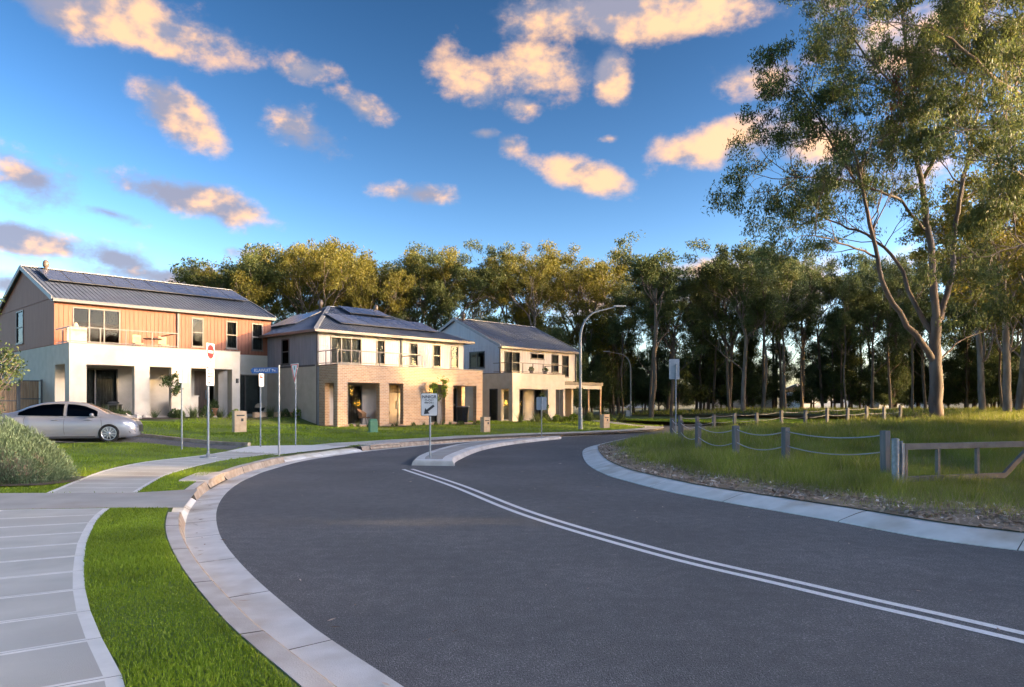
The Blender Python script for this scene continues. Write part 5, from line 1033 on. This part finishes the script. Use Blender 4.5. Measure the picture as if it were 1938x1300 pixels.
# ------------------------------------------------------------------ parked car
def car():
    x0, y0 = G(222, 838, .39); z0 = h1L(x0, y0)+.012; ch = R(18); x0 -= math.sin(ch)*.80+.27; y0 += math.cos(ch)*.80; e = tag(empty('car', (x0, y0, z0-.01), ch), 'silver grey sedan parked in the laneway beside the lawn', 'car'); e.scale = (.95,)*3
    xs = np.array([-3.60,-3.55,-3.40,-3.0,-2.75,-2.45,-2.05,-1.6,-1.1,-.75,-.45,-.1,.15,.45,.68,.80,.86])
    zt = np.array([.62,.90,1.005,1.045,1.12,1.27,1.395,1.43,1.415,1.35,1.215,1.01,.965,.90,.80,.70,.52]); zb = np.array([.60,.86,.945,.935,.925,.915,.905,.895,.885,.88,.875,.87,.85,.81,.73,.64,.50])
    yw = np.array([.62,.74,.82,.87,.885,.895,.895,.895,.895,.895,.89,.885,.875,.85,.78,.68,.58]); yr = np.array([.55,.64,.68,.66,.62,.60,.585,.58,.58,.59,.62,.70,.70,.68,.62,.56,.50]); zl = np.array([.34,.30,.24,.20,.18,.17,.17,.17,.17,.17,.17,.17,.17,.18,.19,.22,.26])
    X = np.linspace(-3.6, .86, 70); it = lambda a: np.convolve(np.pad(np.interp(X, xs, a), 1, mode='edge'), [.25,.5,.25], 'valid'); ZT, ZB, YW, YR, ZL = map(it, (zt, zb, yw, yr, zl))
    def sec(i):
        w, b, t, r, l = YW[i], ZB[i], ZT[i], YR[i], ZL[i]; cab = np.clip((t-b-.1)/.3, 0, 1); t = max(t, b+.02)
        return [(w*.92, l), (w*.985, l+.09), (w, l+(b-l)*.45), (w*.992, l+(b-l)*.68), (w*.975, b-.05), (w*.94, b), (w*.94*(1-.5)+r*.5+.03*cab, b+(t-b)*.55), (r+.02, b+(t-b)*.88), (r*.88, b+(t-b)*.965), (r*.5, t-.004), (0, t)]
    S = [sec(i) for i in range(70)]; k = len(S[0]); V = []; Fc = []
    for i, xx in enumerate(X):
        ring = [(xx, -y, z) for y, z in S[i]]+[(xx, y, z) for y, z in S[i][-2::-1]]; V += ring
    m = 2*k-1
    for i in range(69):
        for j in range(m-1): Fc.append((i*m+j, (i+1)*m+j, (i+1)*m+j+1, i*m+j+1))
        Fc.append((i*m+m-1, (i+1)*m+m-1, (i+1)*m, i*m))
    Fc.append(tuple(range(m))); Fc.append(tuple(69*m+j for j in range(m-1, -1, -1)))
    q = MB(); q.add(V, Fc, 0, True); body = q.build('body', M['car'], e)
    bm = bmesh.new(); bm.from_mesh(body.data); bmesh.ops.recalc_face_normals(bm, faces=bm.faces); bm.to_mesh(body.data); bm.free()
    cut = MB()
    for wx in (0, -2.63):
        for sgn in (-1, 1):
            n = 40; vs = [(wx+.355*math.cos(2*math.pi*j/n), sgn*yy, .325+.355*math.sin(2*math.pi*j/n)) for yy in (.60, 1.1) for j in range(n)]
            cut.add(vs, [tuple(range(n)), tuple(range(2*n-1, n-1, -1))]+[(j, n+j, n+(j+1) % n, (j+1) % n) for j in range(n)])
    co = cut.build('cutter', M['black']); bm = bmesh.new(); bm.from_mesh(co.data); bmesh.ops.recalc_face_normals(bm, faces=bm.faces); bm.to_mesh(co.data); bm.free()
    md = body.modifiers.new('b', 'BOOLEAN'); md.object = co; md.operation = 'DIFFERENCE'; md.solver = 'EXACT'; bpy.context.view_layer.update()
    me = bpy.data.meshes.new_from_object(body.evaluated_get(bpy.context.evaluated_depsgraph_get())); body.modifiers.clear(); body.data = me; me.name = 'body'; bpy.data.objects.remove(co)
    if not me.materials: me.materials.append(M['car'])
    def yat(x, z, ex=.006):
        i = int(np.clip(np.searchsorted(X, x), 1, 69)); f = float(np.clip((x-X[i-1])/(X[i]-X[i-1]), 0, 1))
        ya, yb = [float(np.interp(z, [p[1] for p in S[j]], [p[0] for p in S[j]])) for j in (i-1, i)]; return ya*(1-f)+yb*f+ex
    ztop = lambda x: float(np.interp(x, X, ZT)); zbl = lambda x: float(np.interp(x, X, ZB))
    def side_glass(xa, xb, fa, fb, name):
        for sgn in (-1, 1):
            n = 30; vs = []
            for i in range(n+1):
                x = xa+(xb-xa)*i/n; lo = zbl(x)+.035; hi = min(ztop(x)-.085, 1.345)
                for t in np.linspace(0, 1, 13): z = lo+max(hi-lo, .005)*t; vs.append((x, sgn*yat(x, z, .014), z))
            q = MB(); q.add(vs, [(i*13+j, (i+1)*13+j, (i+1)*13+j+1, i*13+j+1) if sgn < 0 else (i*13+j, i*13+j+1, (i+1)*13+j+1, (i+1)*13+j) for i in range(n) for j in range(12)], 0, True); q.build(name, M['glass_car'], e)
    side_glass(-2.72, -1.38, 0, 0, 'rear_side_window'); side_glass(-1.28, -.36, 0, 0, 'front_side_window')
    for nm, xa, xb in (('windscreen', -.72, -.16), ('rear_window', -2.9, -2.2)):
        n = 8; vs = []
        for i in range(n+1):
            x = xa+(xb-xa)*i/n; j = int(np.searchsorted(X, x)); t = ztop(x); r = YR[j]
            for f in np.linspace(-1, 1, 9): vs.append((x, f*r*.9, t+.012-.055*f**4-.02*abs(f)))
        q = MB(); q.add(vs, [(i*9+j, (i+1)*9+j, (i+1)*9+j+1, i*9+j+1) for i in range(n) for j in range(8)], 0, True); q.build(nm, M['glass_car'], e)
    # seams, trim, handles, mirrors, lamps
    for sgn in (-1, 1):
        for x, lo, hi in ((-1.33,.24,.90), (-.27,.30,.86), (-2.5,.62,.9)):
            q = MB(); q.tube([(x+(.05 if x > -1 else -.04)*math.sin(t*3), sgn*yat(x, lo+(hi-lo)*t, -.001), lo+(hi-lo)*t) for t in np.linspace(0, 1, 9)], .0055, 5); q.build('door_seam', M['black'], e)
        for x in (-1.62, -.62): q = MB(); q.tube([(x-.10, sgn*(yat(x, .79)+.005), .785), (x-.05, sgn*(yat(x, .79)+.028), .79), (x+.05, sgn*(yat(x, .79)+.028), .79), (x+.10, sgn*(yat(x, .79)+.005), .785)], .014, 8); q.build('door_handle', M['car'], e)
        q = MB(); q.tube([(x, sgn*yat(x, zbl(x)+.02), zbl(x)+.022) for x in np.linspace(-2.75, -.3, 14)], .010, 6); q.build('window_trim', M['alloy'], e)
        q = MB(); q.tube([(x, sgn*yat(x, .22, -.005), .225) for x in np.linspace(-2.22, -.42, 10)], .022, 6); q.build('sill', M['black'], e)
        q = MB(); q.add(*ico((-.50, sgn*1.0, .965), (.075,.10,.062)), 0, True); q.beam((-.47, sgn*.86, .905), (-.49, sgn*.95, .935), .06, .03); q.build('mirror', M['car'], e)
        q = MB(); q.add([(x, sgn*(yat(x, z, .008)), z) for x, z in ((.42,.70),(.56,.68),(.70,.64),(.765,.60),(.74,.56),(.62,.585),(.50,.63))], [tuple(range(7)) if sgn < 0 else tuple(range(6, -1, -1))]); q.build('headlight', M['lamp_glass'], e)
        q = MB(); q.add([(x, sgn*(yat(x, z, .008)), z) for x, z in ((.60,.40),(.78,.42),(.80,.36),(.64,.32))], [(0,1,2,3) if sgn < 0 else (3,2,1,0)]); q.build('air_intake', M['black'], e)
        q = MB(); q.add([(x, sgn*(yat(x, z, .008)), z) for x, z in ((-3.32,.86),(-3.50,.84),(-3.54,.74),(-3.36,.72))], [(0,1,2,3) if sgn > 0 else (3,2,1,0)]); q.build('tail_light', M['sign_red'], e)
    q = MB(); q.add([(.868,-.42,.60),(.868,.42,.60),(.872,.36,.36),(.872,-.36,.36)], [(0,3,2,1)]); q.build('grille', M['black'], e)
    for wx in (0, -2.63):
        for sgn in (-1, 1):
            w = tyre(e, sgn); w.location = (wx, sgn*.80, .325)
            if sgn > 0: w.rotation_euler = (0, 0, math.pi)
    return e
def ico(c, r):
    vs, fs = [], []; n, m = 12, 8
    for i in range(m+1):
        for j in range(n): a, b = math.pi*i/m, 2*math.pi*j/n; vs.append((c[0]+r[0]*math.sin(a)*math.cos(b), c[1]+r[1]*math.sin(a)*math.sin(b), c[2]+r[2]*math.cos(a)))
    for i in range(m):
        for j in range(n): fs.append((i*n+j, (i+1)*n+j, (i+1)*n+(j+1) % n, i*n+(j+1) % n))
    return vs, fs
def rev_y(prof, n=36):
    vs = [(r*math.cos(2*math.pi*j/n), y, r*math.sin(2*math.pi*j/n)) for r, y in prof for j in range(n)]; k = len(prof)
    return vs, [(i*n+j, (i+1)*n+j, (i+1)*n+(j+1) % n, i*n+(j+1) % n) for i in range(k-1) for j in range(n)]
def tyre(parent, sgn):
    q = MB(); q.add(*rev_y([(.235,-.075),(.25,-.10),(.30,-.105),(.322,-.085),(.325,0),(.322,.085),(.30,.105),(.235,.1)]), 0, True); w = q.build('wheel', M['rubber'], parent)
    q = MB(); q.add(*rev_y([(.237,-.095),(.225,-.10),(.212,-.085),(.208,-.04),(.20,.0)]), 0, True); q.add(*rev_y([(.055,-.09),(.05,-.098),(0,-.098)], 16), 0, True)
    for k in range(10):
        a = 2*math.pi*k/10; d = .035 if k % 2 else -.035
        q.beam((.04*math.cos(a), -.088, .04*math.sin(a)), (.218*math.cos(a+d), -.088, .218*math.sin(a+d)), .026, .018, 0, (0,-1,0))
    q.build('rim', M['alloy'], w)
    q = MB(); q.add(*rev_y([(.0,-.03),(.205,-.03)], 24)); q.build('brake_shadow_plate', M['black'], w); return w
car()

# ------------------------------------------------------------------ bushes and garden plants
def shoots(n, rs, rad, h, c=(0,0,0), L=.075, W=.011, spread=1.0):
    """upright needle foliage filling a mound"""
    q = rs.normal(0, 1, (n, 3)); q[:, 2] = np.abs(q[:, 2]); q /= np.linalg.norm(q, axis=1)[:, None]; q *= rs.uniform(.55, 1, (n, 1))**.5
    bump = 1+.10*np.sin(q[:, :1]*7+2*q[:, 2:3]*5)+.08*np.sin(q[:, 1:2]*9); p = q*np.array((rad, rad, h))*bump+np.array(c)
    d = q*np.array((1,1,1.0))+np.array((0,0,.75))+rs.normal(0, .35, (n, 3)); d /= np.linalg.norm(d, axis=1)[:, None]; s = np.cross(d, rs.normal(0,1,(n,3))); s /= np.linalg.norm(s, axis=1)[:, None]
    l = L*rs.uniform(.5, 1.4, (n, 1)); w = W*rs.uniform(.7, 1.3, (n, 1)); v = np.stack([p-d*l*.4, p+s*w/2, p+d*l*.6, p-s*w/2], 1)
    return v.reshape(-1, 3)
bx, by = -9.85, 14.0; bz = h1L(bx, by); e = tag(empty('rosemary_bush', (bx, by, bz-.03)), 'dense rounded grey green bush at the left edge of the lawn', 'bush'); e.scale = (1.06,)*3
v = np.vstack([shoots(34000, rs, .92, 1.08, (.25,.0,.02)), shoots(34000, rs, .95, 1.16, (-.55,.25,.02)), shoots(9000, rs, .6, .8, (.75,.1,.0)), shoots(9000, rs, .7, .75, (-.2,-.5,.0))])
link_mesh('foliage', np_mesh('foliage', v, quads(len(v)//4), [M['bush']]), e)
q = MB(); [q.tube([(0,0,-.1), tuple(rs.normal(0,.12,2))+(.3,), tuple(rs.normal(0,.35,2))+(.7,)], [.03,.02,.008], 5) for _ in range(9)]; q.build('stems', M['bark_dark'], e)
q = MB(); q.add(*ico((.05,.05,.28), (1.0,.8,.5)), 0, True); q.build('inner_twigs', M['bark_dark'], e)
sheet('garden_bed', [(-8.45, 13.3),(-8.25,13.9),(-8.5,14.8),(-10,15.2),(-12.5,15.4),(-12.5,12.9),(-10.2,12.75)], hL, M['mulch'], .4, z=.035)
st = Tree(31); sx, sy = -11.5, 15.9; e = tag(empty('young_tree', (sx, sy, h1L(sx, sy))), 'sparse young tree with small round leaves at the left edge behind the bush', 'tree')
for k in range(6): a = rs.uniform(-.5, .5); st.grow((0,0,-.1), (rs.uniform(-.25,.35), rs.uniform(-.3,.3), 1.2), rs.uniform(1.3, 1.9), .014, 2, 4, .10, .12, (2,2), .6, .45, 6)
link_mesh('trunk', (lambda b: b)(st.mb.build('trunk_', M['bark']).data), e); bpy.data.objects.remove(bpy.data.objects['trunk_'])
v = st.crown(34, .22, .075, .042, 1.0, .1); link_mesh('crown', np_mesh('crown', v, quads(len(v)//4), [M['shrub']]), e)
def plant_proto():
    out = []
    v = shoots(500, rs, .26, .42, L=.12, W=.03); out.append(('leafy_plant', v, 'shrub'))
    v, f = blades(np.stack([rs.normal(0,.05,160), rs.normal(0,.05,160)], 1), np.zeros(160), rs, .48, .018, .8, 1); out.append(('grass_tuft', v, 'leaf_dark', f))
    v = shoots(620, rs, .30, .38, L=.09, W=.04); out.append(('lime_shrub', v, 'lime')); return out
PP = [(p[0], np_mesh(p[0], p[1], p[3] if len(p) > 3 else quads(len(p[1])//4), [M[p[2]]])) for p in plant_proto()]
def garden(Ho, items, group, words):
    for i, (u, v, k, s) in enumerate(items):
        x, y, _ = hp(Ho, u, v, 0); o = link_mesh(PP[k][0], PP[k][1]); o.location = (x, y, h1L(x, y)+.01); o.scale = (s,)*3; o.rotation_euler.z = i*1.7; tag(o, words[k], 'plant', group)
rg = random.Random(4)
W1 = ['dark leafy garden plant in the bed before the terracotta house', 'strappy grass tuft in the bed before the terracotta house', 'bright lime shrub in the bed before the terracotta house']
garden(O1, [(rg.uniform(.5, 5.3), rg.uniform(-1.5,-.7), rg.choice((0,0,1)), rg.uniform(.7,1.2)) for _ in range(15)]+[(u, -1.1, k, s) for u, k, s in ((5.9,0,1.3),(6.6,1,1.0),(7.4,2,1.2),(10.3,0,1.0),(11.2,2,1.5),(12.1,0,1.2),(12.9,2,1.2),(13.7,0,1.1),(9.4,1,1.2))], 'plants before the terracotta house', W1)
W2 = [w.replace('terracotta house', 'brick porch house') for w in W1]; garden(O2, [(.3+i*.62+rg.uniform(-.15,.15), rg.uniform(-1.0,-.4), rg.choice((0,1,1,2)), rg.uniform(.35,.7)) for i in range(17)], 'plants before the brick porch house', W2)
W3 = [w.replace('terracotta house', 'farthest house') for w in W1]; garden(O3, [(-.8+i*.62+rg.uniform(-.2,.2), rg.uniform(-2.4,-.6), rg.choice((0,1,2,0)), rg.uniform(.7,1.4)) for i in range(19)], 'plants before the farthest house', W3)
for Ho, poly in ((O1, [(.2,-1.8),(8.4,-1.8),(14.5,-1.6),(14.5,-.3),(8.4,-.3),(8.4,-.96),(.2,-.96)]), (O2, [(.1,-1.2),(10.4,-1.2),(10.4,-.05),(.1,-.05)]), (O3, [(-1.2,-1.6),(10.6,-1.6),(10.6,-.05),(-1.2,-.05)])):
    sheet('garden_bed', [hp(Ho, a, b, 0)[:2] for a, b in poly], hL, M['mulch'], .6, z=.012)
def small_tree(Ho, u, v, H, label, mat='lime', seed=3):
    t = Tree(seed); x, y, _ = hp(Ho, u, v, 0); e = tag(empty('small_tree', (x, y, h1L(x, y))), label, 'tree'); t.mb.tube([(0,0,-.1),(.02,0,H*.5),(0,.02,H*.75)], [.03,.022,.015], 6)
    for k in range(5): t.grow((0,0,H*(.45+.08*k)), (t.rs.normal(0,.5), t.rs.normal(0,.5), 1), H*.22, .012, 3, 4, .1, .15, (2,2), .6, .5, 6)
    tm = t.mb.build('trunk', M['bark'], e); v = t.crown(26, .22, .13, .055, .9, .4); link_mesh('crown', np_mesh('crown', v, quads(len(v)//4), [M[mat]]), e)
small_tree(O1, 4.25, -.75, 2.0, 'slender pale leaved sapling before the terracotta house porch', 'shrub', 5); small_tree(O2, 6.3, -.9, 2.4, 'young lime green sapling against the brick porch', 'lime', 6); small_tree(O3, 2.1, -.8, 1.7, 'small leafy sapling before the farthest house porch opening', 'shrub', 7); small_tree(O3, 6.3, -.9, 2.2, 'thin sapling beside the carport of the farthest house', 'shrub', 8)

# ------------------------------------------------------------------ porch and balcony things
def at(Ho, name, u, v, w, label, cat, rz=0.0): return tag(empty(name, hp(Ho, u, v, w), HROT+rz), label, cat)
e = at(O1, 'kettle_barbecue', 10.0, 1.2, -.35, 'round kettle barbecue outside the right end of the terracotta house', 'barbecue')
q = MB(); q.lathe((0,0,.75), [(0,-.2),(.2,-.16),(.29,0),(.30,.02)], 18); q.build('bowl', M['black'], e); q = MB(); q.lathe((0,0,.77), [(.30,0),(.26,.14),(.12,.24),(0,.25)], 18); q.build('lid', M['canvas'], e)
for a in (0, 2.1, 4.2): q = MB(); q.tube([(.16*math.cos(a), .16*math.sin(a), .62), (.28*math.cos(a), .28*math.sin(a), 0)], .014, 6); q.build('leg', M['galv'], e)
e = at(O1, 'flower_pot', 7.2, .9, 0, 'terracotta pot with a leafy plant by the terracotta house front door', 'pot'); q = MB(); q.lathe((0,0,0), [(0,.0),(.13,0),(.18,.36),(.2,.36),(.2,.4),(.16,.4),(.15,.34),(0,.34)], 16); q.build('pot', M['terracotta'], e); v = shoots(220, rs, .2, .45, (0,0,.38), .22, .05); link_mesh('foliage', np_mesh('foliage', v, quads(len(v)//4), [M['shrub']]), e)
e = at(O1, 'flower_pot', 6.85, .75, 0, 'dark blue pot left of the terracotta pot on the porch', 'pot'); q = MB(); q.lathe((0,0,0), [(0,0),(.16,0),(.19,.3),(.16,.3),(.15,.26),(0,.26)], 16); q.build('pot', M['sign_blue'], e); v = shoots(120, rs, .16, .25, (0,0,.28), .16, .04); link_mesh('foliage', np_mesh('foliage', v, quads(len(v)//4), [M['shrub']]), e)
e = at(O1, 'side_table', 2.45, 1.7, 0, 'small black porch table behind the car bonnet', 'table'); q = MB(); q.box(-.35, .35, -.2, .2, .55, .6); q.build('top', M['black'], e)
for x in (-.3, .3): q = MB(); q.box(x-.02, x+.02, -.18, .18, 0, .548); q.build('leg', M['black'], e)
q = MB(); q.add(*ico((0,0,.68), (.28,.16,.09)), 0, True); q.build('folded_cover', M['trim'], e)
e = at(O1, 'bar_stool', 3.85, 1.4, 0, 'black bar stool in the middle porch opening of the terracotta house', 'stool'); q = MB(); q.lathe((0,0,.62), [(0,0),(.17,0),(.17,.04),(0,.04)], 14); q.build('seat', M['black'], e)
for a in (.8, 2.4, 3.9, 5.5): q = MB(); q.tube([(.13*math.cos(a), .13*math.sin(a), .62), (.2*math.cos(a), .2*math.sin(a), 0)], .013, 6); q.build('leg', M['black'], e)
e = at(O1, 'patio_umbrella', .55, 1.0, 3.46, 'cream canvas cover draped in a cone at the balcony corner', 'cover'); q = MB(); q.lathe((0,0,0), [(.36,.05),(.30,.35),(.17,.75),(.07,1.0),(0,1.04)], 14); q.build('canvas', M['canvas'], e); q = MB(); q.box(-.5, .35, -.45, -.3, .05, .75); q.build('drape', M['canvas'], e)
e = at(O1, 'balcony_table', 4.1, 1.1, 3.2, 'dark round table on the terracotta house balcony', 'table'); q = MB(); q.lathe((0,0,.72), [(0,0),(.45,0),(.45,.03),(0,.03)], 20); q.build('top', M['black'], e); q = MB(); q.tube([(0,0,0),(0,0,.72)], .03, 8); q.build('stem', M['black'], e)
for du, lb in ((-.75, 'slatted balcony chair left of the balcony table'), (.5, 'slatted balcony chair right of the balcony table')):
    c = at(O1, 'balcony_chair', 4.1+du, 1.0, 3.2, lb, 'chair'); q = MB(); q.box(-.2, .2, -.2, .2, .42, .46); q.build('seat', M['sleeper'], c); q = MB(); q.box(-.2, .2, .16, .2, .5, .9); q.build('backrest', M['sleeper'], c)
    for x in (-.18, .18):
        for y in (-.18, .18): q = MB(); q.box(x-.015, x+.015, y-.015, y+.015, 0, .418); q.build('leg', M['black'], c)
def tub_chair(Ho, u, v, label, rz):
    e = at(Ho, 'wicker_chair', u, v, .05, label, 'chair', rz); q = MB(); n = 14; vs = []
    for i in range(n+1):
        a = math.pi*(.0+1.0*i/n); 
        for z, r in ((.42,.30),(.62,.34),(.86,.38)): vs.append((r*math.cos(a), r*math.sin(a), z if z < .8 else .62+.26*math.sin(a)))
    q.add(vs, [(i*3+j, (i+1)*3+j, (i+1)*3+j+1, i*3+j+1) for i in range(n) for j in range(2)], 0, True); q.build('backrest', M['wicker'], e); q = MB(); q.lathe((0,0,.36), [(0,0),(.31,0),(.31,.06),(0,.07)], 16); q.build('seat', M['wicker'], e)
    for x in (-.2, .2):
        for y in (-.18, .18): q = MB(); q.tube([(x*.8,y*.8,.37),(x*1.2,y*1.2,0)], .014, 6); q.build('leg', M['black'], e)
tub_chair(O2, 2.5, 1.2, 'brown wicker tub chair in the first porch opening of the brick house', .6); tub_chair(O2, 3.9, 1.3, 'brown wicker tub chair seen through the second brick porch opening', -.4)
e = at(O2, 'wheelie_bin', 9.9, 1.2, .05, 'black bin with pale lid at the right end of the brick porch', 'bin'); q = MB(); q.prism([(-.22,-.25,0),(.22,-.25,0),(.28,-.3,.95),(-.28,-.3,.95)], (0,.5,0)); q.build('body', M['black'], e); q = MB(); q.box(-.3, .3, -.33, .25, .955, 1.02); q.build('lid', M['sign_grey'], e)
for u, lb in ((2.6, 'dark pot plant on the farthest house balcony'), (4.1, 'round pot with dark foliage on the farthest house balcony')):
    e = at(O3, 'flower_pot', u, .6, 3.34, lb, 'pot'); q = MB(); q.lathe((0,0,0), [(0,0),(.12,0),(.15,.25),(.12,.25),(0,.22)], 14); q.build('pot', M['trim'], e); v = shoots(160, rs, .2, .3, (0,0,.22), .14, .04); link_mesh('foliage', np_mesh('foliage', v, quads(len(v)//4), [M['shrub']]), e)
for k, (u, v, s_) in enumerate(((2.0,-1.0,.3),(2.5,-1.15,.25),(1.4,-1.1,.28),(3.0,-.9,.22))):
    x, y, _ = hp(O1, u, v, 0); vs, fs = ico((0,0,0), (s_,s_*.8,s_*.6)); vs = [tuple(Vector(p)*(1+.12*math.sin(p[0]*23+p[1]*17+k))) for p in vs]; q = MB(); q.add(vs, fs, 0, False); o = q.build('garden_stone', M['stone']); o.location = (x, y, h1L(x, y)+s_*.3); tag(o, 'sandstone boulder edging the bed before the terracotta house', 'stone', 'boulders before the terracotta house')

# ------------------------------------------------------------------ beyond the woodland
def far_house(px, Y, w, d, h, label, rz, wall='sign_white'):
    x = (px-CX)/F*Y; e = tag(empty('far_house', (x, Y, .9), rz), label, 'house'); q = MB(); q.box(-w/2, w/2, 0, d, 0, h); q.build('wall', M[wall], e)
    q = MB(); q.slab([(-w/2-.5,-.6,h+.02),(w/2+.5,-.6,h+.02),(w/2-1.5,d/2,h+1.7),(-w/2+1.5,d/2,h+1.7)], .1); q.slab([(w/2+.5,d+.6,h+.02),(-w/2-.5,d+.6,h+.02),(-w/2+1.5,d/2,h+1.7),(w/2-1.5,d/2,h+1.7)], .1); q.build('roof', M['sign_grey'], e)
    for i in range(int(w/3)):
        q = MB(); q.box(-w/2+1+i*3, -w/2+2.4+i*3, -.05, -.005, .9, 2.2); f = q.build('window', M['trim'], e); q = MB(); q.box(-w/2+1.08+i*3, -w/2+2.32+i*3, -.06, -.052, .98, 2.12); q.build('pane', M['glass'], f)
far_house(1185, 150, 12, 8, 3, 'pale single storey house glimpsed through the trunks near the far lamp', .1); far_house(1400, 142, 14, 8, 3.2, 'pale house glimpsed between trunks behind the far fence posts', -.1, 'render'); far_house(1590, 138, 16, 8, 3, 'white house glimpsed through the trunks left of the big gum', .15); far_house(1720, 150, 12, 8, 3, 'white roofed house glimpsed just left of the big gum trunk', 0); far_house(1850, 132, 18, 9, 3.4, 'long pale house glimpsed through trees right of the big gum', -.15)
def far_car(px, Y, label):
    x = (px-CX)/F*Y; e = tag(empty('car', (x, Y, .85), .1), label, 'car'); q = MB(); prof = [(-2.2,.35),(-2.2,.85),(-1.7,1.0),(-1.2,1.45),(.5,1.48),(1.1,1.0),(2.0,.88),(2.2,.6),(2.15,.35)]; q.prism([(a, -.85, b) for a, b in prof], (0,1.7,0)); q.build('body', M['sign_white'], e, bevel=.08)
    q = MB(); q.prism([(-1.4,-.865,1.03),(-1.1,-.865,1.38),(.42,-.865,1.40),(.85,-.865,1.03)][::-1], (0,1.73,0)); q.build('windows', M['glass_car'], e)
    for wx in (-1.35, 1.35):
        for sg in (-1, 1): q = MB(); q.add(*rev_y([(0,-.1),(.3,-.1),(.33,0),(.3,.1),(0,.1)], 20)); w = q.build('wheel', M['rubber'], e); w.location = (wx, sg*.78, .33)
far_car(1930, 96, 'pale car parked beyond the trees at the right edge')
